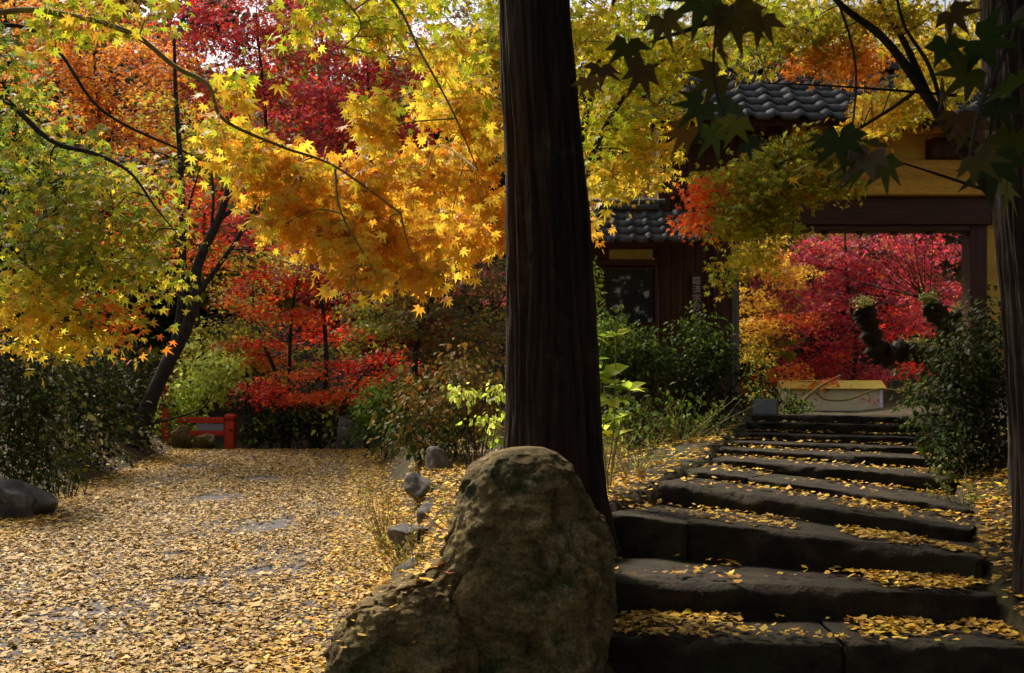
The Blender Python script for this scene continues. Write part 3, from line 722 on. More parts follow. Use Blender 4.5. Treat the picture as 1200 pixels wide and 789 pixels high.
# notice board, hanging sign and white board
nb = empty('notice_board', (wx(736), WY - .03, wz(378)), 'black glossy poster with white print in a frame on the dark boarded wall', 'notice board')
def npart(name, mat, par, *a, bev=.004):
    o = box(name, mat, None, *a, bev=bev); o.parent = par; o.matrix_basis = Matrix.Translation(-par.location); return o
npart('poster', M_GLASSBOARD, nb, wx(709), wx(764), WY - .03, WY - .012, wz(378), wz(316), bev=0)
for a in ((wx(706), wx(708.8), wz(380), wz(314)), (wx(764.2), wx(767), wz(380), wz(314))): npart('frame', M_WOOD, nb, a[0], a[1], WY - .045, WY - .011, a[2], a[3])
npart('frame', M_WOOD, nb, wx(708.9), wx(764.1), WY - .045, WY - .011, wz(315.8), wz(314)); npart('frame', M_WOOD, nb, wx(708.9), wx(764.1), WY - .045, WY - .011, wz(380), wz(378.2))

def text_mesh(name, body, size, mat, spacing=1.0):
    cu = bpy.data.curves.new(name, 'FONT'); cu.body = body; cu.size = size; cu.align_x = 'CENTER'; cu.space_line = spacing; cu.extrude = .002
    ob = bpy.data.objects.new(name, cu); COL.objects.link(ob)
    bpy.context.view_layer.update(); dg = bpy.context.evaluated_depsgraph_get()
    me = bpy.data.meshes.new_from_object(ob.evaluated_get(dg)); COL.objects.unlink(ob); bpy.data.objects.remove(ob)
    me.materials.clear(); me.materials.append(mat); return me
sg = empty('hanging_sign', (wx(817), GY + .04, gz(410)), 'narrow vertical wooden name board with pale characters beside the gate opening', 'sign')
npart('board', M_WOOD, sg, wx(811), wx(824), GY + .03, GY + .06, gz(412), gz(318))
o = link('lettering', text_mesh('lettering', '\n'.join('臨済宗妙心寺派'), .125, M_INK, 1.0)); o.parent = sg
o.matrix_basis = Matrix.Translation(Vector((wx(817.5), GY + .027, gz(332.5))) - sg.location) @ Matrix.Rotation(math.pi / 2, 4, 'X')
wb = empty('sign_board', (0, 0, 0), 'small plain pale grey board standing at the head of the steps', 'sign')
wp0, wp1 = P(882, 468, 13.9), P(910, 486, 13.9); wb.location = (wp0[0], 13.9, FLOOR)
npart('panel', M_GREYBOARD, wb, wp0[0], wp1[0], 13.88, 13.9, FLOOR + .02, wp0[2])
npart('frame', M_GREYWOOD, wb, wp1[0] + .002, wp1[0] + .024, 13.875, 13.91, FLOOR, wp0[2] + .01)
npart('frame', M_GREYWOOD, wb, wp0[0] - .024, wp0[0] - .002, 13.875, 13.91, FLOOR, wp0[2] + .01)

# low plastered wall in the court behind the gate
cw = empty('courtyard_wall', P(987, 487, 26.0), 'low cream plastered wall with yellow coping seen through the gate', 'wall')
cw.location.z = FLOOR
a, b = P(918, 450, 26.0), P(1030, 487, 26.0)
def cpart(name, mat, *q, bev=.01):
    o = box(name, mat, None, *q, bev=bev); o.parent = cw; o.matrix_basis = Matrix.Translation(-cw.location); return o
cpart('plaster_face', M_CREAM, a[0], b[0], 26.0, 26.5, FLOOR + .1, a[2] - .13)
cpart('stone_base', M_ROCKG, a[0] - .03, b[0] + .03, 25.93, 26.53, FLOOR - .1, FLOOR + .097)
cpart('end_face', M_WHITE, b[0] + .002, b[0] + .1, 25.98, 26.52, FLOOR + .1, a[2] - .13)
o = link('coping', Box().mesh('coping', M_YELLOW)); 
bm = bmesh.new(); z0, z1 = a[2] - .128, a[2] + .1
pp = [(25.85, z0), (26.25, z1), (26.65, z0)]
A = [bm.verts.new((a[0] - .05, *p)) for p in pp]; B = [bm.verts.new((b[0] + .16, *p)) for p in pp]
bm.faces.new(A); bm.faces.new(B[::-1]); [bm.faces.new((A[q], A[(q + 1) % 3], B[(q + 1) % 3], B[q])) for q in range(3)]
bmesh.ops.recalc_face_normals(bm, faces=bm.faces); bm.to_mesh(o.data); bm.free(); o.parent = cw; o.matrix_basis = Matrix.Translation(-cw.location)

# vermilion railing at the end of the path
rl = empty('bridge_railing', P(250, 524, 22.9), 'vermilion painted wooden railing at the end of the leafy path', 'railing')
def rr_(name, mat, x0, x1, y0, y1, D0, D1, bev=.01):
    p, q = P(x0, y1, D0), P(x1, y0, D0); o = box(name, mat, None, p[0], q[0], D0, D1, p[2], q[2], bev=bev); o.parent = rl; o.matrix_basis = Matrix.Translation(-rl.location); return o
rr_('post', M_RED, 263, 274, 494, 530, 22.9, 23.12); rr_('post_cap', M_RED, 262, 275, 485, 492.8, 22.88, 23.14, .05)
rr_('post', M_RED, 189, 198, 452, 530, 22.95, 23.12); 
rr_('rail', M_RED, 208, 262.5, 489, 496, 22.95, 23.06); rr_('rail', M_RED, 208, 262.5, 505, 511, 22.95, 23.06)
rr_('panel', M_GREYBOARD, 230, 262, 496.5, 504.5, 22.98, 23.02, 0)

# ------------------------------------------------------------------ palettes (leaf colours)
YEL = [((.84, .5, .045), 5), ((.76, .56, .05), 3), ((.88, .42, .04), 3), ((.6, .54, .06), 2)]
YGR = [((.52, .52, .03), 4), ((.38, .47, .03), 4), ((.64, .5, .035), 1.5)]
ORY = [((.92, .47, .045), 5), ((.9, .54, .05), 3), ((.92, .39, .04), 2), ((.76, .54, .06), 1)]
OLV = [((.38, .37, .03), 4), ((.46, .38, .03), 3), ((.28, .35, .03), 4), ((.56, .4, .04), 1.5), ((.6, .17, .03), .4)]
GLD = [((.62, .48, .035), 4), ((.48, .48, .04), 3), ((.7, .4, .035), 1.5)]
CRM = [((.52, .035, .035), 4), ((.4, .03, .06), 3), ((.58, .1, .025), 3), ((.3, .04, .07), 2)]
ORG = [((.66, .24, .025), 4), ((.7, .34, .035), 3), ((.55, .13, .02), 2)]
RED = [((.72, .03, .015), 4), ((.8, .08, .018), 3), ((.55, .02, .02), 2), ((.85, .18, .025), 1)]
ORD = [((.85, .16, .025), 4), ((.8, .07, .018), 3), ((.88, .28, .035), 2)]
PNK = [((.56, .04, .07), 4), ((.42, .035, .09), 3), ((.62, .07, .04), 3), ((.3, .06, .11), 3), ((.62, .22, .05), 1.5)]
BRN = [((.2, .12, .02), 4), ((.14, .12, .02), 3), ((.28, .13, .02), 2), ((.11, .12, .02), 2)]
GRN = [((.04, .075, .009), 4), ((.065, .095, .012), 3), ((.025, .052, .007), 3)]
LGR = [((.15, .24, .02), 4), ((.22, .27, .03), 3), ((.09, .18, .015), 2)]
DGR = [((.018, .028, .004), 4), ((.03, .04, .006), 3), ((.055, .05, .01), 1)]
YLG = [((.46, .55, .07), 4), ((.58, .6, .13), 2), ((.36, .48, .05), 2)]  # lightened to stand in for sun on small plants

# ------------------------------------------------------------------ yellow maple arching in over the path
T = Tree('maple_tree', 'bright yellow maple arching its leafy branch across the path', 'tree', (-4.6, 3.6, ground(-4.6, 3.6) - .1), M_BRANCH)
T.limb([(-4.6, 3.6, -.2), (-4.5, 3.6, 1.2), (-4.2, 3.7, 2.5), (-3.6, 3.8, 3.6), (-3.0, 3.9, 4.6), (-2.2, 4.2, 5.8)], .13, .05, 10)
b1 = T.limb([(-4.2, 3.7, 2.6), P(-180, 60, 3.9), P(0, 15, 4.0), P(80, 18, 4.0), P(155, 40, 4.0), P(205, 78, 4.0), P(244, 100, 4.0), P(262, 140, 4.0), P(330, 172, 4.1), P(392, 195, 4.2), P(470, 250, 4.3)], .015, .004, 8)
T.limb([(-3.0, 3.9, 4.6), P(200, -160, 4.3), P(380, -80, 4.4), P(460, 0, 4.4), P(492, 60, 4.4), P(530, 130, 4.4), P(560, 200, 4.5)], .011, .003, 7)
T.limb([P(200, -160, 4.3), P(330, -60, 4.6), P(420, 20, 4.6), P(400, 60, 4.6)], .008, .003, 6)
T.limb([P(392, 195, 4.2), P(400, 250, 4.1), P(440, 320, 4.1)], .006, .003, 5)
def ypal(p):
    xy = px_of(p); out = []
    for (x, y) in xy:
        q = (y - 150) / 150 + rng.normal(0, .35) - (x < 320) * .25
        out.append(ORY if q > .35 else (YEL if q > -.45 else YGR))
    return out
for (x, y, rx, ry, D, n) in [(110, 24, 50, 4, 3.98, 7), (75, 36, 22, 5, 3.98, 3), (178, 16, 22, 4, 4.0, 3), (275, 115, 24, 14, 4.1, 8), (258, 160, 20, 18, 4.1, 8), (295, 190, 44, 24, 4.2, 20),
                          (345, 212, 50, 34, 4.3, 32), (420, 225, 60, 40, 4.6, 44), (500, 205, 55, 50, 5.4, 56), (555, 195, 40, 60, 6.8, 60), (380, 272, 56, 30, 4.3, 34),
                          (460, 280, 60, 38, 4.6, 46), (525, 275, 50, 45, 5.6, 56), (410, 322, 30, 14, 4.2, 10), (490, 322, 45, 14, 4.5, 16), (335, 262, 30, 18, 4.2, 9), (575, 255, 30, 50, 7.0, 44),
                          (432, 130, 26, 18, 4.6, 11), (440, 158, 30, 10, 4.6, 8), (540, 125, 38, 44, 5.8, 44), (575, 60, 25, 44, 7.0, 34), (440, 42, 34, 22, 4.8, 12), (500, 60, 34, 26, 5.2, 16), (375, 10, 34, 12, 4.7, 8),
                          (350, 40, 16, 6, 4.8, 3), (545, 55, 20, 22, 6.2, 14), (480, 4, 40, 8, 4.9, 8), (330, -22, 60, 10, 4.7, 6), (500, 110, 20, 14, 5.4, 9), (560, 130, 36, 60, 7.2, 50)]:
    c, r = pxpad(x, y, D, rx, ry, .12)
    T.pad(c, r, max(3, int(n * (.95 if D < 5 else .62))), 13, .068 + (D - 4) * .009, ypal, .12, hang=.78, flat=.4, face=(.05, -1, .3), twig=.0024, limb_r=.004, droop=.15, tw=3)
L2 = []
for q in T.L:
    xy = px_of(q[0]); k = ~((q[0][:, 1] < 6.3) & (xy[:, 0] > 584)); L2.append(tuple(v[k] for v in q))
T.L = L2
for (x, y, z, r) in [(-2.2, 4.4, 4.9, .5), (-1.4, 4.6, 5.1, .5)]:
    T.pad((x, y, z), (r, .6, .5), 26, 18, .09, YEL, .28, hang=.3, twig=.004)
T.done(M_LEAF, S7, 300, S7)

# golden maple behind the cedar, reaching over towards the gate roof
T = Tree('maple_tree', 'golden green maple between the thick trunk and the gate roof', 'tree', (.75, 9.3, ground(.75, 9.3) - .1), M_BARK)
T.limb([(.45, 9.3, .5), (.42, 9.3, 2.0), (.45, 9.2, 3.2), (.7, 9.0, 4.4), (1.0, 8.9, 5.6), (1.3, 8.8, 6.6)], .05, .02, 8)
T.limb([(.5, 9.2, 3.4), P(720, 130, 8.8), P(790, 60, 8.6), P(860, 30, 8.4)], .03, .01, 6)
for (x, y, rx, ry, D, n, pal) in [(700, 40, 40, 50, 8.8, 22, GLD), (740, 90, 50, 45, 8.8, 26, YGR), (760, 20, 60, 40, 8.6, 24, YGR), (720, 150, 40, 40, 8.9, 20, YGR), (800, 60, 50, 40, 8.6, 22, GLD), (850, 30, 60, 40, 8.4, 24, YGR),
                                  (780, 130, 45, 30, 8.7, 14, GLD), (715, 205, 38, 25, 8.9, 14, GLD), (755, 190, 35, 25, 8.9, 14, YEL), (700, 100, 30, 60, 9.2, 16, GLD), (690, 265, 14, 10, 8.0, 3, ORY), (900, 20, 40, 30, 8.4, 16, YGR), (960, 20, 50, 24, 8.8, 16, GLD), (1040, 30, 50, 24, 9, 16, GLD), (1130, 60, 50, 34, 9, 18, GLD),
                                  (640, 40, 40, 40, 8.7, 22, YGR), (600, -10, 50, 40, 8.7, 24, YGR), (540, -40, 50, 40, 8.7, 24, YGR), (480, -60, 50, 40, 8.7, 24, YGR), (560, -110, 60, 40, 8.7, 24, YGR), (440, -120, 60, 40, 8.7, 22, YGR), (640, -80, 50, 40, 8.7, 22, YGR), (640, 110, 30, 30, 8.7, 16, YGR)]:  # this row of sprays is added to shade the gate wall and bushes
    c, r = pxpad(x, y, D, rx, ry, .5); T.pad(c, r, int(n * 1.6), 17, .09, pal, .2, hang=.62, flat=.3, twig=.003, limb_r=.008)
T.done(M_LEAF, S5, 300, S7)
# fine yellow shrub on the wing roof side
T = Tree('shrub', 'fine leaved golden shrub rising behind the small tiled wall roof', 'shrub', (1.5, 15.6, FLOOR), M_BARK)
T.limb([(1.5, 15.6, FLOOR - .1), (1.5, 15.6, 3.4), (1.6, 15.6, 4.6)], .06, .03, 6)
for (x, y, rx, ry, n) in [(735, 218, 50, 26, 30), (700, 225, 30, 25, 16), (750, 190, 30, 20, 12), (715, 185, 40, 25, 16)]:
    c, r = pxpad(x, y, 15.5, rx, ry, .4); T.pad(c, r, n, 18, .09, GLD + ORY[:1], .22, hang=.6, twig=.004)
T.done(M_LEAF, S3)

# ------------------------------------------------------------------ maple on the outer side of the steps, drooping in front of the gate
T = Tree('maple_tree', 'olive and orange maple drooping its branches in front of the gate', 'tree', (3.75, 7.4, ground(3.75, 7.4) - .1), M_BARK)
T.limb([(3.75, 7.4, .6), (3.72, 7.35, 2.0), P(1185, 265, 7.2), P(1160, 222, 7.1), P(1125, 172, 7.0), P(1092, 122, 7.0), P(1062, 78, 7.0), P(1030, 40, 7.0), P(985, 5, 7.0), P(940, -50, 7.0)], .065, .016, 8, rough=.08)
T.limb([P(1092, 122, 7.0), P(1060, 50, 7.1), P(1030, 0, 7.2), P(1010, -60, 7.2)], .03, .01, 6)
T.limb([P(1110, 150, 7.0), P(1090, 80, 6.9), P(1060, 30, 6.9), P(1045, -30, 6.9)], .018, .008, 6)
T.limb([P(1162, 225, 7.1), P(1110, 208, 6.8), P(1070, 195, 6.6), P(1020, 180, 6.5)], .013, .004, 5)
T.limb([P(1120, 112, 6.9), P(1050, 106, 6.8), P(960, 100, 6.7), P(900, 98, 6.7)], .012, .004, 5)
T.limb([P(1075, 105, 7.0), P(1040, 130, 7.2), P(980, 165, 7.4), P(920, 190, 7.6), P(860, 230, 7.8), P(830, 270, 7.9)], .016, .004, 5)
MIXO = [((.36, .33, .03), 4), ((.28, .34, .03), 3), ((.48, .3, .03), 2)]
for (x, y, rx, ry, D, n, pal) in [(1060, 120, 45, 22, 8.2, 24, GLD), (1100, 105, 40, 22, 8.4, 16, GLD), (1010, 80, 40, 14, 8, 12, ORG), (1000, 60, 40, 10, 7.8, 6, ORG), (1100, 60, 45, 35, 7.6, 24, GLD), (1020, 140, 30, 18, 8.0, 10, YEL), (1000, 20, 60, 25, 7.4, 20, GLD), (940, 40, 60, 30, 7.2, 22, OLV), (880, 60, 40, 20, 7.2, 9, OLV),
                                  (960, 70, 50, 16, 7.4, 12, ORG), (1060, 20, 50, 25, 7.2, 16, GLD), (1140, 20, 40, 30, 7.2, 12, GLD), (870, 10, 60, 20, 7.0, 12, OLV),
                                  (960, 175, 50, 25, 7.6, 22, MIXO), (910, 190, 50, 22, 7.7, 22, MIXO), (870, 210, 45, 20, 7.8, 18, MIXO + YGR), (930, 215, 55, 22, 7.5, 24, OLV), (880, 240, 45, 20, 7.7, 20, OLV),
                                  (835, 225, 30, 12, 7.9, 8, ORD), (820, 265, 22, 18, 7.9, 8, ORD), (860, 260, 35, 20, 7.7, 12, MIXO), (905, 265, 35, 18, 7.6, 10, OLV), (885, 300, 25, 25, 8.0, 8, GLD), (855, 320, 15, 20, 8.0, 4, MIXO), (980, 215, 30, 20, 7.5, 8, OLV)]:
    c, r = pxpad(x, y, D, rx, ry, .3); T.pad(c, r, int(n * 2.1), 20, .066, pal, .16, hang=.5, flat=.25, twig=.0025, limb_r=.006)
T.done(M_LEAF, S5, 300, S7)

# dark big leaves close to the lens: a low bough of a maple standing beside the viewer
T = Tree('maple_tree', 'dark shaded maple bough with large leaves hanging close in front of the gate roof', 'tree', (2.6, .6, 0), M_BARK)
T.limb([(2.6, .6, 0), (2.5, .7, 1.5), (2.2, 1.0, 2.6), (1.6, 1.5, 3.0), P(1100, -160, 1.95), P(960, -60, 1.95), P(840, 20, 1.95), P(760, 50, 1.95)], .035, .002, 8)
T.limb([P(1100, -160, 1.95), P(1180, 20, 1.95), P(1150, 120, 1.9), P(1135, 190, 1.9)], .008, .003, 5)
T.limb([P(840, 20, 1.95), P(836, 90, 1.95), P(850, 140, 1.95)], .003, .002, 4)
T.limb([P(960, -60, 1.95), P(1000, 60, 2.0), P(1000, 140, 2.0), P(990, 190, 2.0)], .003, .002, 4)
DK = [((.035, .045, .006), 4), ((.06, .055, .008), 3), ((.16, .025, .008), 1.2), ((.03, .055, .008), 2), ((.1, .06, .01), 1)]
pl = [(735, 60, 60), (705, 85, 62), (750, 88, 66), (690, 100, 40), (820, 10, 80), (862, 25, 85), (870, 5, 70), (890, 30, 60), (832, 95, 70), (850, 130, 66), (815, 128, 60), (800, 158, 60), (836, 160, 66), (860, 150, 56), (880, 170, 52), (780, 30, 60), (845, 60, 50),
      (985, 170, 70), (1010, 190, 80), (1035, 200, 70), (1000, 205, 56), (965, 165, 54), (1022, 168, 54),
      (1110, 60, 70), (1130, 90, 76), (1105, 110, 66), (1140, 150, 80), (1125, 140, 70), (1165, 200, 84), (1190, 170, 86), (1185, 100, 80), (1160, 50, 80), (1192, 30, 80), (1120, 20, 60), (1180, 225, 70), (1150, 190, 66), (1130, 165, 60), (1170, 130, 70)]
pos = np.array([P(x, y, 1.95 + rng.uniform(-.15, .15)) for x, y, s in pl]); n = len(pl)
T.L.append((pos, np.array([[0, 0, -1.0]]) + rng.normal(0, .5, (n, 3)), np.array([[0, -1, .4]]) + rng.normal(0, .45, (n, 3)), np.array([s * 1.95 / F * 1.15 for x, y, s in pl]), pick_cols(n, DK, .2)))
for p in pos:
    T.t.add(np.array([p + [0, 0, .0], p + rng.normal(0, .015, 3) + [0, 0, .05], p + rng.normal(0, .02, 3) + [0.01, 0, .09]]), .0008, .0012, 3)
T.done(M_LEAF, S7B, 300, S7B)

# ------------------------------------------------------------------ olive maple spilling over the left of the path
T = Tree('maple_tree', 'olive gold maple with thin twigs hanging over the dark bush', 'tree', (-6.3, 6.8, ground(-6.3, 6.8) - .1), M_BARK)
T.limb([(-6.3, 6.8, .3), (-6.2, 6.8, 1.6), (-5.8, 6.9, 2.8), (-5.2, 7.0, 3.8), (-4.6, 7.2, 5.0), (-4.0, 7.5, 6.0)], .15, .05, 10)
T.limb([(-5.6, 6.9, 3.2), P(-60, 80, 7.0), P(0, 112, 7.0), P(60, 165, 7.0), P(110, 180, 7.0), P(152, 202, 7.0), P(180, 240, 7.0), P(206, 272, 7.0)], .03, .004, 6)
T.limb([(-5.8, 6.9, 2.8), P(-60, 250, 7.0), P(30, 310, 7.0), P(80, 350, 7.0), P(110, 390, 7.0)], .022, .004, 6)
T.limb([(-5.0, 7.0, 4.0), P(20, 30, 7.3), P(120, 130, 7.4), P(220, 180, 7.6), P(270, 210, 7.6)], .02, .004, 6)
OL2 = OLV + [((.16, .27, .03), 5), ((.24, .32, .04), 3)]
for (x, y, rx, ry, D, n, pal) in [(20, 150, 60, 60, 7.2, 20, OL2), (60, 220, 80, 60, 7.3, 30, OL2), (130, 250, 70, 50, 7.2, 26, OLV), (40, 290, 70, 50, 7.0, 26, OL2), (110, 310, 70, 45, 7.1, 26, OLV), (170, 295, 45, 40, 7.3, 14, OLV),
                                  (30, 350, 60, 30, 6.8, 16, GLD), (20, 385, 40, 22, 6.8, 12, YEL), (80, 395, 40, 14, 6.9, 7, GLD), (130, 368, 40, 20, 7.0, 9, OLV + ORD[:1]), (135, 385, 22, 10, 6.9, 3, ORG), (190, 230, 50, 40, 7.5, 9, OLV),
                                  (10, 60, 40, 50, 7.2, 9, OL2), (100, 180, 60, 30, 7.4, 10, OL2)]:
    c, r = pxpad(x, y, D, rx, ry, .5); T.pad(c, r, int(n * 1.5), 16, .088, pal, .22, hang=.5, flat=.3, twig=.003, limb_r=.007)
for (x, y, z, r) in [(-4.4, 7.4, 6.2, 1.2), (-6.2, 7.2, 6.0, 1.3), (-5.4, 5.6, 5.8, 1.2)]:
    T.pad((x, y, z), (r, r, .6), 24, 14, .1, OLV, .3, hang=.3, twig=.004)
T.done(M_LEAF, S5, 300, S7)

# leaning maple beside the path end
T = Tree('maple_tree', 'dark leaning maple trunk forking upwards beside the leafy path', 'tree', P(163, 508, 20), M_BARK)
c = P(163, 512, 20)
T.limb([P(158, 520, 20), P(172, 480, 20), P(196, 428, 20), P(218, 385, 20), P(228, 350, 20), P(232, 310, 20), P(255, 260, 20), P(270, 215, 20), P(280, 170, 20)], .17, .05, 12, rough=.08)
T.limb([P(200, 425, 20), P(212, 360, 20), P(214, 280, 20), P(212, 200, 20), P(206, 110, 20), P(204, 40, 20)], .1, .03, 8, rough=.08)
T.limb([P(214, 280, 20), P(222, 240, 20), P(232, 205, 20)], .04, .015, 6)
T.limb([P(255, 260, 20), P(285, 235, 20), P(315, 215, 20)], .05, .015, 6)
T.limb([P(248, 270, 20), P(250, 225, 20), P(245, 190, 20)], .04, .015, 6)
T.limb([P(228, 350, 20), P(275, 285, 20), P(300, 240, 20), P(320, 210, 20)], .06, .02, 6)
T.limb([P(165, 500, 20), P(205, 490, 20), P(238, 478, 20), P(250, 460, 20)], .03, .01, 6)
for (x, y, rx, ry, D, n, pal) in [(300, 340, 40, 22, 20.2, 12, OLV), (290, 300, 50, 30, 20.1, 18, GLD), (190, 130, 60, 40, 20.2, 22, OLV), (240, 160, 50, 40, 20.1, 16, OLV), (140, 190, 60, 40, 20.2, 20, ORG), (330, 310, 40, 20, 20.1, 12, GLD), (300, 385, 40, 20, 20.2, 10, OLV), (200, 50, 50, 30, 20.1, 14, ORG), (310, 200, 40, 30, 20.1, 10, ORG)]:
    cc, r = pxpad(x, y, D, rx, ry, .9); T.pad(cc, r, n, 22, .09, pal, .4, hang=.35, flat=.15, twig=.005, limb_r=.018)
T.done(M_LEAF, S3)

# ------------------------------------------------------------------ background maples, each a tree
def bgtree(label, px, D, py_top, py_base, pads, size=.13, bark=M_BARK, stems=1, lean=0, shapes=S3, hang=.35, sr=.45, per=24, zb=None, rD=1.2, group=None, flat=.13, cat='tree', name='maple_tree', rtrunk=.08, mat=None, twig=.005, droop=.25, dens=1.5):
    x = D * (px - 600) / F; zb = float(ground(x, D)) - .15 if zb is None else zb
    T = Tree(name, label, cat, (x, D, zb), bark, group)
    top = P(px + lean, py_top, D)
    for k in range(stems):
        o = (k - (stems - 1) / 2) * .35
        T.limb([(x + o * .6, D + rng.uniform(-.2, .2), zb), (x + o + (top[0] - x) * .3 + rng.uniform(-.35, .35), D, zb + (top[2] - zb) * .35), (top[0] + o * 2.2 + rng.uniform(-.35, .35), D + rng.uniform(-.4, .4), zb + (top[2] - zb) * .7), (top[0] + o * 2.8, D, top[2])], rtrunk / math.sqrt(stems), .03, 7, rough=.06)
    for (cx, cy, rx, ry, n, pal) in pads:
        c, r = pxpad(cx, cy, D + rng.uniform(-.5, .5), rx, ry, rD); T.pad(c, r, int(n * dens), per, size * 1.2, pal, sr, hang=hang, flat=flat, twig=twig, limb_r=.016, droop=droop)
    return T.done(mat or M_LEAF, shapes)

bgtree('orange maple high behind the leaning trunk', 110, 23, 60, 520, [(60, 100, 70, 40, 34, ORG), (130, 110, 70, 45, 40, ORG), (170, 70, 50, 40, 26, ORG), (90, 50, 70, 40, 30, ORG), (130, 160, 60, 30, 26, ORG), (50, 30, 70, 40, 26, ORG), (190, 150, 40, 30, 16, ORG)], .13)
bgtree('deep crimson maple crown between the orange maple and the yellow leaves', 300, 26, 20, 520, [(220, 30, 60, 50, 40, CRM), (280, 60, 70, 50, 46, CRM), (340, 40, 60, 50, 40, CRM), (250, 100, 60, 40, 34, CRM + ORG[:1]), (320, 110, 50, 40, 34, CRM), (180, 60, 40, 40, 20, CRM), (300, -10, 90, 40, 40, CRM), (390, 60, 50, 50, 30, CRM), (200, 110, 50, 30, 18, ORG)], .14)
bgtree('dusky purple red maple showing through gaps in the yellow leaves', 430, 25, 60, 520, [(400, 130, 60, 50, 40, CRM), (470, 90, 60, 50, 40, CRM), (380, 170, 60, 40, 30, CRM), (440, 40, 70, 50, 36, CRM + BRN), (540, 80, 70, 60, 40, BRN + CRM), (560, 20, 60, 40, 20, BRN), (600, 120, 80, 60, 40, BRN + CRM)], .15)
bgtree('rust red maple in the thicket behind the leaning trunk', 240, 24.6, 250, 520, [(250, 240, 50, 30, 26, RED), (190, 220, 50, 30, 22, ORG), (150, 260, 60, 40, 26, ORG + RED[:1]), (290, 270, 50, 30, 22, CRM), (240, 290, 50, 25, 18, ORD)], .12)
bgtree('scarlet maple with tiers of bright red leaves beyond the path', 335, 23.8, 290, 525, [(340, 300, 45, 22, 18, RED), (370, 290, 30, 20, 10, CRM), (320, 330, 55, 16, 20, RED), (370, 330, 50, 14, 16, ORD), (290, 350, 40, 14, 12, ORD), (340, 370, 60, 12, 18, ORD), (310, 400, 50, 9, 12, RED), (380, 390, 45, 9, 11, RED), (290, 420, 40, 8, 9, ORD)], .12, stems=2, hang=.32, sr=.42, per=26, flat=.16, rD=.9)
bgtree('low scarlet maple spreading one flat tier above the path end', 375, 22.9, 440, 528, [(325, 462, 40, 10, 12, RED), (365, 466, 45, 8, 12, ORD), (410, 462, 40, 9, 12, ORD), (440, 445, 40, 10, 12, ORD), (470, 432, 32, 9, 8, RED), (350, 440, 40, 7, 7, ORD), (400, 425, 45, 6, 8, RED), (300, 450, 25, 8, 5, RED), (460, 415, 28, 8, 5, RED), (480, 460, 18, 8, 3, ORD)], .11, stems=3, hang=.3, sr=.45, per=26, flat=.13, rD=.7, rtrunk=.07)
bgtree('lilac grey bare twigged maple behind the scarlet tiers', 365, 23, 300, 520, [(365, 310, 40, 30, 16, [((.3, .13, .17), 3), ((.22, .1, .14), 2)]), (400, 330, 40, 30, 14, CRM), (560, 330, 40, 30, 10, CRM)], .12)
bgtree('brownish olive maple filling the thicket below the yellow leaves', 500, 21, 230, 520, [(470, 330, 60, 40, 34, BRN + GLD[:1]), (540, 330, 50, 50, 34, BRN), (500, 380, 60, 35, 34, BRN), (560, 400, 40, 40, 26, BRN), (450, 370, 50, 30, 20, OLV), (540, 260, 60, 40, 26, BRN), (440, 280, 60, 30, 18, OLV), (580, 350, 30, 50, 18, BRN), (510, 430, 50, 30, 20, BRN)], .11)
bgtree('olive green thicket maple between scarlet tiers and leaning trunk', 290, 25, 380, 520, [(270, 390, 60, 30, 26, OLV), (240, 420, 50, 30, 22, YLG + OLV), (300, 440, 60, 25, 22, OLV), (360, 420, 50, 25, 14, OLV), (230, 460, 40, 20, 14, YLG + OLV), (280, 340, 40, 20, 10, GLD), (420, 400, 50, 30, 20, OLV), (430, 350, 50, 25, 16, OLV)], .11)
# trees behind the gate
bgtree('crimson maple filling the gate opening', 990, 28.5, 270, 480, [(960, 300, 60, 30, 40, PNK), (1030, 300, 60, 30, 40, PNK), (1000, 340, 60, 30, 36, PNK), (940, 360, 50, 30, 30, PNK), (1080, 300, 50, 30, 30, PNK), (970, 420, 50, 25, 26, PNK + RED), (1060, 380, 50, 30, 30, RED + PNK), (1000, 390, 50, 25, 24, PNK), (1100, 350, 40, 30, 20, PNK), (1080, 420, 40, 25, 18, RED), (910, 320, 40, 30, 18, PNK), (990, 440, 50, 12, 12, PNK), (1030, 440, 40, 12, 12, PNK)], .13, per=30, sr=.5)
bgtree('pink red maple rising higher behind the gate roof', 1010, 33, 180, 480, [(950, 270, 70, 40, 30, PNK), (1040, 260, 70, 40, 30, PNK), (1120, 280, 60, 40, 20, PNK), (1000, 330, 80, 40, 30, CRM), (920, 380, 60, 40, 24, CRM), (1090, 360, 60, 50, 30, CRM + PNK)], .14)
bgtree('orange yellow maple across the court seen beside the gate post', 885, 26.5, 260, 480, [(890, 300, 30, 26, 24, YEL + ORG), (920, 320, 30, 18, 16, ORY), (880, 350, 30, 20, 18, ORY), (890, 385, 30, 18, 18, ORY), (930, 372, 35, 10, 10, ORD), (885, 415, 26, 12, 10, YEL), (920, 440, 35, 16, 14, ORD + ORG), (905, 285, 30, 14, 10, GLD), (955, 448, 30, 10, 7, ORG)], .11, sr=.4, per=28, rD=.8, rtrunk=.07)

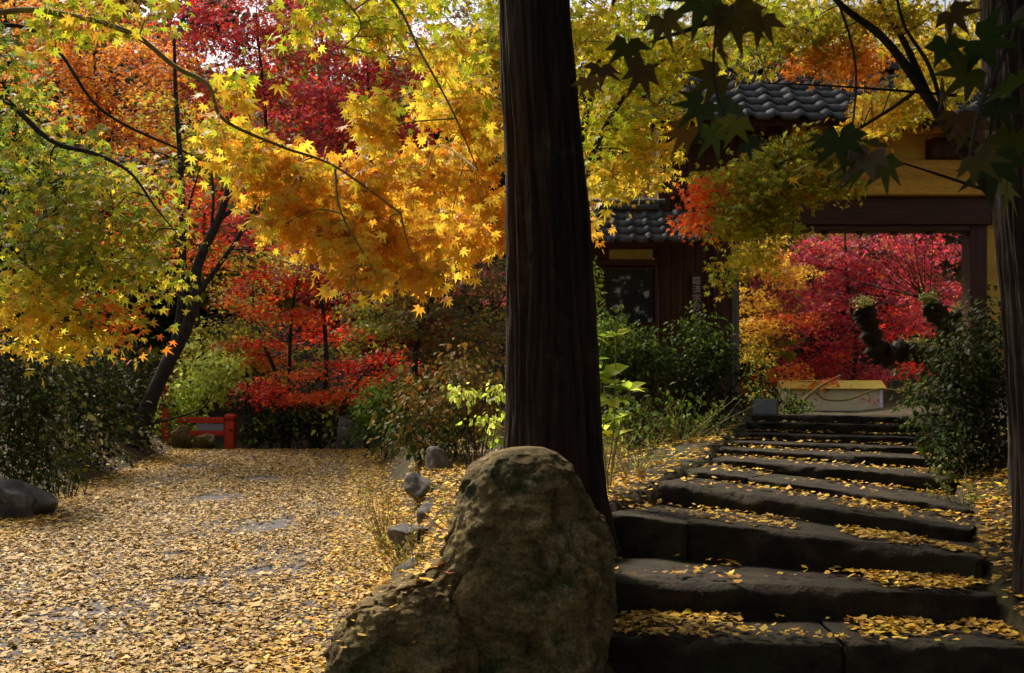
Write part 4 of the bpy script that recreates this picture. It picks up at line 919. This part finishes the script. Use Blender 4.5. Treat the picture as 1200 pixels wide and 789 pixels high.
# mossy pollarded tree inside the gate
T = Tree('pollarded_tree', 'gnarled mossy pollarded tree with knobbed limbs inside the gate', 'tree', (P(1128, 486, 17)[0], 17, FLOOR), M_MOSSBARK)
def knob(pts, radii):
    c = curve(pts, 7); T.t.add(c, 0, sides=12, radii=np.interp(np.linspace(0, 1, len(c)), np.linspace(0, 1, len(radii)), radii) * (1 + .3 * rng.uniform(-1, 1, len(c))), rough=.24); T.skel.append(c)
knob([P(1130, 490, 17), P(1126, 455, 17), P(1112, 428, 17), P(1085, 416, 17), P(1055, 412, 17), P(1035, 415, 17), P(1024, 402, 17), P(1020, 382, 17), P(1012, 366, 17), P(1009, 360, 17)], [.3, .26, .2, .18, .17, .17, .16, .14, .2, .08])
knob([P(1126, 455, 17.1), P(1122, 410, 17.3), P(1108, 382, 17.3), P(1094, 362, 17.3), P(1086, 352, 17.3)], [.24, .19, .16, .19, .08])
knob([P(1112, 385, 17.3), P(1125, 368, 17.2), P(1145, 366, 17.1), P(1165, 360, 17.1)], [.15, .09, .08, .07])
MOS = [((.16, .19, .035), 3), ((.24, .22, .05), 2), ((.3, .25, .07), 1)]
for (x, y, rx, ry, n) in [(1012, 354, 10, 5, 9), (1090, 350, 11, 5, 8), (1070, 402, 34, 3, 12), (1110, 404, 24, 3, 7), (1130, 360, 20, 2, 7)]:
    c, r = pxpad(x, y, 16.95, rx, ry, .12); T.pad(c, r, n, 26, .05, MOS, .09, hang=.2, flat=.5, twig=.003, connect=False, droop=-.3)
for k in range(26):   # bare upright twigs
    s = P(1082 + rng.uniform(-6, 8), 350, 17.3); e = s + np.array([rng.normal(-.6, .9), rng.normal(0, .3), rng.uniform(.3, 1.5)]); m_ = (s + e) / 2 + rng.normal(0, .12, 3); T.t.add(curve([s, m_, e], 5), .008, .003, 4); T.t.add(curve([m_, m_ + rng.normal(0, .2, 3) + [0, 0, .2], m_ + rng.normal(0, .3, 3) + [0, 0, .4]], 4), .004, .002, 3)
T.done(M_LEAF, SD)
t = Tree('maple_tree', 'thin yellow leaved sapling bough in front of the cream courtyard wall', 'tree', (P(905, 486, 24.5)[0], 24.5, FLOOR), M_BRANCH)
t.limb([P(905, 488, 24.5), P(930, 478, 24.5), P(958, 455, 24.5), P(985, 440, 24.5)], .07, .03, 6)
t.limb([P(955, 458, 24.5), P(968, 468, 24.5), P(995, 468, 24.5), P(1030, 456, 24.5), P(1065, 460, 24.5), P(1085, 462, 24.5)], .04, .015, 6)
for (x, y, rx, ry, n, pal) in [(1020, 470, 16, 5, 4, PNK), (1060, 452, 30, 10, 5, OLV), (985, 445, 30, 8, 6, RED), (1062, 470, 14, 10, 4, OLV)]:
    c, r = pxpad(x, y, 24.5, rx, ry, .3); t.pad(c, r, n, 14, .08, pal, .2, hang=.4, twig=.004)
t.done(M_LEAF, S3)

# ------------------------------------------------------------------ shrubs
def shrub(name, label, px, D, pads, size=.06, pal=GRN, shapes=SO, per=26, sr=.18, hang=.35, mat=None, stems=7, rD=.4, zb=None, group=None, cat='shrub', flat=.5, singles=0, stem_r=.009, leafname='leaf'):
    x = D * (px - 600) / F; zb = float(ground(x, D)) - .05 if zb is None else zb
    T = Tree(name, label, cat, (x, D, zb), M_BARK, group)
    tops = [P(p[0], p[1], D) for p in pads]
    for k in range(stems):
        e = tops[k % len(tops)] + rng.normal(0, .08, 3); b0 = np.array([x, D, zb]) + np.array([rng.normal(0, .12), rng.normal(0, .1), 0])
        T.limb([b0, (b0 * .45 + e * .55) + rng.normal(0, .06, 3), e], stem_r, stem_r * .4, 5)
    for (cx, cy, rx, ry, n, *pp) in pads:
        c, r = pxpad(cx, cy, D, rx, ry, rD); T.pad(c, r, n, per, size, pp[0] if pp else pal, sr, hang=hang, flat=flat, twig=.003, limb_r=.006, connect=False)
    return T.done(mat or M_LEAFG, shapes, singles=singles, trunk='stems', leafname=leafname)

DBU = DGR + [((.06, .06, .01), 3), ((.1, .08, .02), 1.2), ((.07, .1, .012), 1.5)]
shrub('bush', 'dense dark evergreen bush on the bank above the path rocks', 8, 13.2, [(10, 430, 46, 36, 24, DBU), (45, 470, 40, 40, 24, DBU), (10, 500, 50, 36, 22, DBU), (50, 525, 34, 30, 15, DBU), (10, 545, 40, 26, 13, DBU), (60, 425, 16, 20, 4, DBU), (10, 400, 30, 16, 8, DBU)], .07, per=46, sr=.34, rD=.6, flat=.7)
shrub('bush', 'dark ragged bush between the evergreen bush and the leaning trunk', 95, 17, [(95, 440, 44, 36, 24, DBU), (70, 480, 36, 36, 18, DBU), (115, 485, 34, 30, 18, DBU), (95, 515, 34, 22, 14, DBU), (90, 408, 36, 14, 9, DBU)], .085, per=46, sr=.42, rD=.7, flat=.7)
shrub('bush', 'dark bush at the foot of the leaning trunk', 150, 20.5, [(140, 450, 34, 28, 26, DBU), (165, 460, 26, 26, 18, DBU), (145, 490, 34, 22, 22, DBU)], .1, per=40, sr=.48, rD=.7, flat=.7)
shrub('bush', 'sparse dry leaved undergrowth along the bank beside the path', 75, 14.2, [(60, 535, 40, 22, 8, [((.2, .14, .03), 2), ((.1, .1, .03), 2)]), (100, 500, 40, 30, 8, [((.16, .12, .04), 2), ((.09, .09, .03), 2)]), (60, 470, 40, 40, 8, [((.12, .11, .03), 1)])], .09, per=10, sr=.45, rD=.4, stems=14, stem_r=.009)
shrub('bush', 'brilliant sunlit pale green shrub behind the leaning trunk', 205, 23.2, [(195, 470, 25, 20, 16, YLG), (215, 492, 26, 14, 14, YLG), (185, 492, 22, 14, 12, YLG), (225, 455, 30, 20, 14, YLG), (260, 430, 40, 30, 22, YLG)], .12, per=24, sr=.3)
shrub('bush', 'fresh green shrub beside the standing stone at the path end', 450, 19, [(440, 470, 26, 26, 18, LGR), (460, 490, 24, 22, 16, GRN), (430, 505, 24, 16, 10, GRN), (470, 450, 24, 20, 12, LGR + BRN)], .08, per=26, sr=.24)
shrub('bush', 'dark green undergrowth beneath the scarlet maple at the path end', 355, 23, [(325, 495, 34, 22, 22, DGR), (370, 495, 40, 24, 22, DGR), (300, 505, 14, 14, 8, DGR), (400, 480, 30, 20, 12, GRN), (340, 470, 40, 16, 12, GRN)], .1, per=26, sr=.3)
shrub('bush', 'brown leaved thicket shrub on the bank behind the dry stems', 520, 13.5, [(500, 470, 34, 30, 22, BRN), (535, 440, 34, 34, 20, BRN), (480, 500, 28, 26, 14, GRN + BRN), (545, 500, 30, 26, 16, GRN + BRN), (575, 470, 20, 40, 12, BRN), (510, 520, 30, 18, 10, GRN)], .08, per=26, sr=.26)
shrub('nandina', 'sunlit pale yellow green sprig plant beside the thick trunk', 572, 8.6, [(552, 462, 20, 5, 6, YLG), (578, 455, 16, 8, 5, YLG), (567, 488, 20, 7, 6, YLG), (586, 505, 10, 14, 4, LGR), (540, 452, 12, 5, 3, YLG)], .05, per=10, sr=.11, hang=.55, rD=.15, stems=9, flat=.3, mat=M_LEAF, singles=200)
shrub('bush', 'feathery green bush growing against the boarded wall under the notice board', 735, 12.2, [(712, 385, 20, 20, 14, LGR), (742, 400, 32, 22, 22, GRN + LGR), (760, 420, 34, 30, 24, GRN), (720, 430, 34, 34, 24, GRN), (694, 330, 8, 26, 5, LGR), (700, 400, 22, 40, 16, LGR), (740, 470, 40, 34, 24, DGR)], .055, per=28, sr=.17, rD=.4)
shrub('bush', 'round leaved green bush in front of the narrow vertical sign', 822, 12.4, [(820, 390, 34, 24, 24, LGR + GRN), (800, 430, 34, 28, 22, GRN), (840, 420, 28, 30, 20, GRN), (820, 470, 40, 30, 22, DGR), (855, 450, 18, 40, 12, DGR), (790, 480, 30, 24, 12, DGR)], .055, per=28, sr=.17, rD=.4)
shrub('bush', 'loose upright green plants on the bank beside the middle steps', 775, 10.6, [(725, 480, 26, 26, 9, LGR + GRN), (760, 490, 26, 24, 9, GRN), (800, 495, 26, 22, 9, GRN + LGR), (835, 498, 16, 18, 6, GRN), (745, 515, 30, 14, 6, LGR + GRN)], .06, per=18, sr=.2, rD=.35, stems=16, flat=.8, hang=.5)
shrub('bush', 'low green shrub beside the pale grey board behind the gate post', 925, 15.5, [(890, 445, 20, 26, 12, OLV + GRN), (925, 470, 22, 14, 10, GRN + LGR), (880, 410, 14, 20, 6, OLV), (940, 478, 18, 8, 5, LGR)], .06, per=22, sr=.18, zb=FLOOR)
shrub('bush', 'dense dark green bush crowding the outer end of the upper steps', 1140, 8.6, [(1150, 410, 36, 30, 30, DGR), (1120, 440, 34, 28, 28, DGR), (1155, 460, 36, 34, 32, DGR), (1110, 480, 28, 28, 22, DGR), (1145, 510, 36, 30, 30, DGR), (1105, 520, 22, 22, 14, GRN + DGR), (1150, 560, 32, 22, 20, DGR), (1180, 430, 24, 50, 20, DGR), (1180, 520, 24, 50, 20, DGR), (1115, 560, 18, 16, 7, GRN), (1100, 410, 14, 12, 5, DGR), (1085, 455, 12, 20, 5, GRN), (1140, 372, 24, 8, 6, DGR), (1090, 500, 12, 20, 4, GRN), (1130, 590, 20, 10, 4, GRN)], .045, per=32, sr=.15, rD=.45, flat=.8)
shrub('bush', 'dark evergreen spray with glossy leaves on the trunk branch above the ochre beams', 1120, 6.8, [(1090, 70, 26, 10, 5, DGR), (1110, 110, 34, 10, 6, DGR), (1075, 20, 30, 8, 4, DGR), (1130, 170, 20, 8, 3, LGR)], .06, per=12, sr=.14, rD=.2, stems=5, zb=float(ground(3.05, 6.8))) if False else None

# an evergreen added out of view behind the viewer; its crown shades the rocks and lower steps
T = Tree('added_shade_tree', 'broad dark evergreen added out of view behind the viewer for shade', 'tree', (-2.2, -2.2, -.05), M_BARK)
T.limb([(-2.2, -2.2, -.1), (-2.2, -2.1, 1.6), (-2.1, -1.6, 3.2), (-2.0, -.9, 4.4), (-1.9, -.4, 5.2)], .17, .05, 10)
for (x, y, z, rx, n) in [(-3.3, -.1, 3.5, .8, 28), (-2.6, 0, 3.7, .8, 28), (-1.7, .1, 4.4, .9, 30), (-.8, .1, 4.6, .9, 30), (.1, .1, 4.6, .9, 30), (1.0, .2, 4.7, .8, 26), (-1.5, .1, 5.3, .9, 28), (-.6, .1, 5.5, .9, 28),
                         (-1.2, -.7, 3.9, .9, 24), (-.2, -.6, 3.7, .8, 30), (.6, -.4, 3.8, .8, 28), (1.4, 0, 3.9, .8, 24), (-3.9, -.3, 3.0, .7, 18), (1.8, .2, 4.6, .8, 20), (-1.1, .1, 6.3, .8, 24), (-.2, .1, 6.3, .9, 24), (.7, .1, 5.6, .9, 24), (-.3, 2.85, 3.42, .5, 24), (.25, 2.9, 3.45, .5, 24), (.7, 2.6, 3.35, .35, 18), (.2, 3.1, 3.75, .5, 20), (.9, 2.4, 3.3, .3, 12)]:  # the last low sprays are added to shade the close dark leaves
    T.pad((x, y, z), (rx, .7 if y < 1 else .25, .5 if y < 1 else .2), n, 34, .13, DGR, .34 if y < 1 else .26, hang=.25, twig=.005)
T.done(M_LEAFG, SD)

T = Tree('added_shade_tree', 'tall dense evergreen added out of view to shade the dark bush', 'tree', (-9.6, 6.4, float(ground(-9.6, 6.4)) - .1), M_BARK)  # off-frame tree added to shade the dark bush and path edge
T.limb([(-9.6, 6.4, .8), (-9.6, 6.4, 3), (-9.5, 6.5, 6), (-9.5, 6.5, 9)], .22, .05, 10)
for k in range(16):
    a_ = rng.uniform(0, 6.28); T.pad((-9.6 + math.cos(a_) * rng.uniform(.3, 1.6), 6.4 + math.sin(a_) * rng.uniform(.3, 1.6), 3.2 + k * .38), (1.2, 1.2, .6), 24, 26, .15, DGR, .42, hang=.3, twig=.006)
T.done(M_LEAFG, SD)

for (bx_, by_, lab) in [(7.4, 5.2, 'tall dense evergreen added out of view to darken the lower steps'), (7.0, 8.8, 'tall dense evergreen added out of view to darken the upper steps'), (5.2, 1.4, 'tall dense evergreen added behind the viewer to darken the steps')]:  # off-frame trees added to keep skylight off the steps
    T = Tree('added_shade_tree', lab, 'tree', (bx_, by_, float(ground(bx_, by_)) - .1), M_BARK)
    T.limb([(bx_, by_, .4), (bx_, by_, 3), (bx_ + .1, by_, 6), (bx_ + .1, by_, 8.5)], .2, .05, 10)
    for k in range(15):
        a_ = rng.uniform(0, 6.28); T.pad((bx_ + math.cos(a_) * rng.uniform(.2, 1.2), by_ + math.sin(a_) * rng.uniform(.2, 1.3), 2.0 + k * .45), (1.1, 1.2, .6), 22, 26, .16, DGR, .42, hang=.3, twig=.006)
    T.done(M_LEAFG, SD)

# large leaved plant right of the thick trunk, paled as if in sun, every leaf its own part
def whorl_plant(name, label, base, stems, pal, size):
    T = Tree(name, label, 'plant', base, M_BRANCH)
    for (top, nl, sz) in stems:
        top = np.array(top); b0 = np.array(base) + rng.normal(0, .05, 3) * [1, 1, 0]
        c = T.limb([b0, (b0 + top) / 2 + rng.normal(0, .03, 3), top], .007, .004, 6)
        for w in range(2):
            q = top if w == 0 else c[int(len(c) * .72)]
            m = nl if w == 0 else 3
            a = rng.uniform(0, 6.28) + np.arange(m) / m * 6.28 + rng.normal(0, .25, m)
            out = np.stack([np.cos(a), np.sin(a), rng.uniform(-.3, .55, m)], 1)
            T.L.append((np.repeat(q[None], m, 0), out, np.array([[0, -.25, 1.0]]) + rng.normal(0, .3, (m, 3)), size * sz * rng.uniform(.75, 1.2, m), pick_cols(m, pal, .12)))
    return T.done(M_LEAF, SO, 300, SO, trunk='stems', minpx=3)
D = 7.6
whorl_plant('aucuba', 'sunlit broad leaved yellow green plant growing against the thick trunk', (P(705, 560, D)[0], D, float(ground(P(705, 560, D)[0], D)) - .03),
            [(P(693, 395, D), 5, 1), (P(722, 393, D - .05), 6, .7), (P(705, 442, D), 7, 1.3), (P(690, 425, D + .1), 5, 1.1), (P(738, 458, D), 7, 1.1), (P(716, 470, D - .1), 6, 1.1), (P(695, 490, D), 5, .9), (P(728, 490, D + .1), 5, .8)], YLG + LGR[:1], .17)

# dry stems on the bank
def stem_clump(label, px, D, n, h, spread, cat='plant', col=None):
    x = D * (px - 600) / F; z = float(ground(x, D)) - .03; T = Tree('dry_stems', label, cat, (x, D, z), M_BRANCH)
    for k in range(n):
        a = np.array([x + rng.normal(0, spread * .2), D + rng.normal(0, .06), z]); e = a + np.array([rng.normal(0, spread), rng.normal(0, spread * .6), h * rng.uniform(.5, 1.1)])
        T.limb([a, (a + e) / 2 + rng.normal(0, .03, 3), e], .004, .0012, 4, n=5)
        m = 4; u = rng.uniform(.4, 1, m)[:, None]; p = a + (e - a) * u
        T.L.append((p, rng.normal(0, 1, (m, 3)), rng.normal(0, 1, (m, 3)), rng.uniform(.025, .05, m), pick_cols(m, col or [((.2, .15, .03), 2), ((.12, .12, .03), 2)])))
    return T.done(M_LEAF, SO, trunk='stems')
stem_clump('clump of thin dry upright stems on the low bank behind the tan rock', 487, 6.3, 26, .62, .12)
stem_clump('short tufts of dry grass between the edging stones on the bank', 470, 8.1, 40, .4, .3, col=[((.3, .22, .05), 2), ((.2, .2, .04), 2)])
stem_clump('yellowing weedy stems on the bank beside the thick trunk', 548, 7.6, 26, .5, .2, col=[((.4, .3, .05), 2), ((.2, .24, .04), 2)])
stem_clump('thin weeds overhanging the path edge beside the pale stones', 455, 10.2, 30, .75, .22, col=[((.2, .18, .04), 2), ((.12, .14, .03), 2)])
stem_clump('low ferny weeds on the leafy bank beside the fourth step', 742, 8.4, 22, .45, .25, col=[((.14, .2, .03), 2), ((.2, .2, .04), 2)])
stem_clump('leafy green weeds on the bank just below the round leaved bush', 800, 10.4, 30, .5, .3, col=[((.1, .16, .02), 2), ((.16, .18, .03), 2)])
stem_clump('bushy green weeds at the foot of the feathery bush', 740, 10.8, 36, .6, .35, col=[((.08, .13, .015), 2), ((.14, .17, .02), 2)])
stem_clump('tangle of green weeds between the thick trunk and the leafy bank', 705, 9.4, 30, .55, .25, col=[((.12, .18, .02), 2), ((.2, .22, .03), 2)])
shrub('bamboo_plant', 'light green upright dwarf bamboo under the scarlet maple tiers', 345, 22.7, [(310, 495, 14, 16, 5, LGR), (345, 490, 20, 18, 8, LGR + GRN), (385, 495, 16, 18, 6, YLG + LGR), (420, 500, 16, 14, 6, LGR)], .12, per=16, sr=.26, rD=.3, stems=12, cat='plant')
stem_clump('straggling weeds spilling over the outer ends of the middle steps', 1128, 7.6, 24, .4, .2, col=[((.1, .14, .03), 2), ((.2, .2, .04), 1)])

# ------------------------------------------------------------------ fallen leaves
FALL = [((.43, .27, .05), 4), ((.45, .31, .1), 4), ((.45, .25, .025), 3), ((.33, .18, .03), 2.2), ((.15, .085, .03), 1.8), ((.5, .38, .19), 1.3)]
FALY = [((.66, .42, .04), 4), ((.58, .34, .03), 3), ((.5, .25, .03), 2), ((.3, .16, .04), 2)]
def fan_shape(seed):
    r_ = np.random.default_rng(seed); a = np.radians(np.linspace(-62, 62, 5)); l = .8 + r_.uniform(-.12, .16, 5)
    V = np.vstack([[(0, -.1, 0)], np.stack([np.sin(a) * l, np.cos(a) * l, r_.normal(.08, .09, 5)], 1)]); return V * .62, np.array([(0, k + 1, k) for k in range(1, 5)])
SF = [fan_shape(k) for k in range(5)] + [maple_shape(5, .05, 9)]
def lay(n): 
    a = rng.uniform(0, 6.28, n); return np.stack([np.cos(a), np.sin(a), rng.normal(0, .1, n)], 1), np.array([[0, 0, 1.0]]) + rng.normal(0, .2, (n, 3))
# on the path: thick, with bare patches
n = 118000; y = 5.2 + 17.6 * rng.uniform(0, 1, n) ** 1.35; u = rng.uniform(-.05, 1.07, n); x = path_l(y) * (1 - u) + path_r(y) * u
mk = fbm(np.stack([x * .9, y * .55, 0 * x], 1), 31, 4, .6)
bare = sstep(.55, .8, mk) * .45
for (px, py, D0, rx, ry) in [(255, 583, 14.2, .5, .5), (312, 621, 11.6, .42, .42), (330, 612, 12, .2, .35), (205, 660, 9.9, .2, .12), (225, 693, 8.7, .3, .15), (120, 735, 7.6, .4, .14), (60, 735, 7.4, .2, .12), (360, 722, 7.8, .14, .1), (215, 765, 6.6, .12, .08), (300, 680, 9.1, .25, .15), (340, 678, 9.2, .2, .15), (230, 545, 18.5, .5, .4), (310, 560, 16.5, .4, .4)]:
    c = P(px, py, D0); bare = np.maximum(bare, .97 * np.exp(-(((x - c[0]) / rx) ** 2 + ((y - c[1]) / ry) ** 2) ** 1.6 * 1.2))
bare = np.maximum(bare, np.clip(np.maximum(-u, u - 1) * 14 + .2 * vnoise(np.stack([x * 3, y * 2, 0 * x], 1), 5), 0, 1) * ((u < 0) | (u > 1)))
keep = rng.uniform(0, 1, n) > bare; x, y, u = x[keep], y[keep], u[keep]; n = len(x)
z = np.maximum(path_z(y), np.where((u < 0) | (u > 1), ground(x, y), 0)) + .012 + rng.uniform(0, .03, n); pos = np.stack([x, y, z], 1); tp, nr = lay(n); sz = .048 * np.exp(rng.normal(0, .36, n))
col = pick_cols(n, FALL, .16); edge = np.minimum(x - path_l(y), path_r(y) - x) < .5; col[edge] = pick_cols(edge.sum(), FALY + FALL[:2], .18)
xy = px_of(pos); ins = (xy[:, 0] > 5) & (xy[:, 0] < 480) & (xy[:, 1] < 783); sc_ = np.where(ins, sz / pos[:, 1], 0); top = np.argsort(-sc_)[:220]; sel = np.zeros(n, bool); sel[top] = True
o = link('fallen_leaves', leaf_mass('fallen_leaves', M_DRY, pos[~sel], tp[~sel], nr[~sel], sz[~sel], col[~sel], SF)); tag(o, 'thick carpet of yellow and tan fallen leaves covering the path', 'fallen leaves', kind='stuff')
for q in leaf_objects(None, 'fallen_leaf', M_DRY, pos[sel], tp[sel], nr[sel], sz[sel], col[sel], SF): tag(q, 'curled yellow fallen leaf lying on the leaf covered path', 'leaf', 'fallen leaves on the path')
# on the banks
n = 26000; x = rng.uniform(-11, 7, n); y = rng.uniform(4.5, 24, n)
pr = path_r(y); pl_ = path_l(y); xl = np.interp(y, _yl, _xl); xr = np.interp(y, _yr, _xr)
ok = ((x > pr) & (x < xl) & (y < 13.4)) | ((x < pl_) & (x > pl_ - 2.2)) | ((x > xr) & (x < xr + .8) & (y < 10)) | ((x < xl) & (x > pr) & (y > 16))
x, y = x[ok], y[ok]; ye = rng.uniform(5.4, 14, 6500); xe = path_r(ye) + .05 + rng.uniform(0, 1, 6500) ** 1.3 * 2.2; x = np.concatenate([x, xe]); y = np.concatenate([y, ye]); y3 = rng.uniform(6.2, 13, 2000); xl3 = np.interp(y3, _yl, _xl); x3 = xl3 - .06 - rng.uniform(0, 1, 2000) ** 1.2 * 2.2; y4 = rng.uniform(4.8, 9, 1500); x4 = np.interp(y4, _yr, _xr) + rng.uniform(.02, .9, 1500); x = np.concatenate([x, x3, x4]); y = np.concatenate([y, y3, y4]); n = len(x); pos = np.stack([x, y, ground(x, y) + .015 + rng.uniform(0, .03, n)], 1); tp, nr = lay(n)
o = link('fallen_leaves', leaf_mass('fallen_leaves', M_DRY, pos, tp, nr, .062 * np.exp(rng.normal(0, .25, n)), pick_cols(n, FALY, .22), SF)); tag(o, 'scattered orange and brown fallen leaves on the earth banks', 'fallen leaves', kind='stuff')
# a few caught on the low tan rock
vs = [low_rock.location + v.co for v in low_rock.data.vertices if v.normal.z > .6 and v.normal.y < .3]
vs = np.array([tuple(v) for v in vs]); vs = vs[rng.choice(len(vs), min(70, len(vs)), replace=False)] + [0, 0, .012]; n = len(vs); tp, nr = lay(n)
o = link('fallen_leaves', leaf_mass('fallen_leaves', M_DRY, vs, tp, nr, .055 * np.exp(rng.normal(0, .3, n)), pick_cols(n, FALY, .2), SF)); tag(o, 'yellow leaves caught on top of the low tan rock', 'fallen leaves', kind='stuff')
# on the treads, gathered against the risers and at the ends
Ps = []
for k in range(len(SL)):
    nn = [1500, 900, 950, 380, 220, 200, 160, 140, 120, 90, 0][k]
    if not nn: continue
    u = rng.uniform(.02, .99, nn); v = 1 - rng.uniform(0, 1, nn) ** 1.7 * .95 if k not in (2,) else rng.uniform(.15, 1, nn)
    if k == 1: u = np.where(rng.uniform(0, 1, nn) < .5, rng.uniform(.72, 1, nn), u)
    if k in (2, 3): u = np.where(rng.uniform(0, 1, nn) < .45, rng.uniform(.6, 1, nn), u)
    cl = fbm(np.stack([u * 7 + k * 31, v * 1.2, 0 * u], 1), 90 + k, 3) + rng.normal(0, .25, nn) > -.22; u, v = u[cl], v[cl]; nn = len(u)
    a = SL[k] + (SR[k] - SL[k]) * u[:, None]; b = SL[k + 1] + (SR[k + 1] - SL[k + 1]) * u[:, None]
    q = a + (b - a) * v[:, None] * .93; q[:, 2] = a[:, 2] + .014 + rng.uniform(0, .018, nn); Ps.append(q)
nn = 160; q = np.stack([rng.uniform(.6, 2.6, nn), rng.uniform(4.3, 5.0, nn), np.full(nn, 0.0)], 1); q[:, 2] = ground(q[:, 0], q[:, 1]) + .05; Ps.append(q)
pos = np.concatenate(Ps); n = len(pos); tp, nr = lay(n); sz = .06 * np.exp(rng.normal(0, .22, n)); col = pick_cols(n, FALY + FALL[:1], .2)
xy = px_of(pos); sc_ = np.where((xy[:, 0] > 715) & (xy[:, 0] < 1190) & (xy[:, 1] < 783), sz / pos[:, 1], 0); top = np.argsort(-sc_)[:80]; sel = np.zeros(n, bool); sel[top] = True
o = link('fallen_leaves', leaf_mass('fallen_leaves', M_DRY, pos[~sel], tp[~sel], nr[~sel], sz[~sel], col[~sel], SF)); tag(o, 'drifts of golden fallen leaves gathered on the stone treads', 'fallen leaves', kind='stuff')
for q in leaf_objects(None, 'fallen_leaf', M_DRY, pos[sel], tp[sel], nr[sel], sz[sel], col[sel], SF): tag(q, 'golden fallen leaf lying on a lower stone step', 'leaf', 'fallen leaves on the steps')

# ------------------------------------------------------------------ forest on the hillside beyond
FOR = [('dark evergreen on the hillside behind the maples', DGR + GRN), ('brown autumn tree on the hillside behind the maples', BRN), ('olive tree on the hillside behind the maples', OLV), ('dull red autumn tree on the hillside behind the maples', CRM)]
k = 0
for row, (Y, h) in enumerate([(31, 7.5), (38, 10.5), (46, 14)]):
    for X in np.arange(-22, 24, 3.7) * (1 + row * .16):
        xx = X + rng.uniform(-1, 1); yy_ = Y + rng.uniform(-2, 2); px = 600 + F * xx / yy_
        if px < -120 or px > 1330 or (row == 0 and 820 < px < 1200): continue
        zb = float(ground(xx, yy_)) - .2; hh = h * rng.uniform(.8, 1.15)
        if 450 < px < 560 and row > 0: hh *= .72
        if 880 < px < 1120 and row > 0: hh *= .6
        lab, pal = FOR[[0, 1, 0, 2, 3, 0, 1, 2][k % 8]]; k += 1
        T = Tree('forest_tree', lab, 'tree', (xx, yy_, zb), M_BARK, 'trees on the hillside')
        T.limb([(xx, yy_, zb), (xx + .2, yy_, zb + hh * .5), (xx, yy_, zb + hh * .95)], .2, .04, 6)
        for j in range(12):
            c = np.array([xx + rng.normal(0, 1.3), yy_ + rng.normal(0, 1), zb + hh * rng.uniform(.2, .98)]); T.pad(c, (1.5, 1.3, 1.0), 14, 26, .3, pal, .75, hang=.45, flat=.3, twig=0, limb_r=.03)
        T.done(M_LEAF, SB)
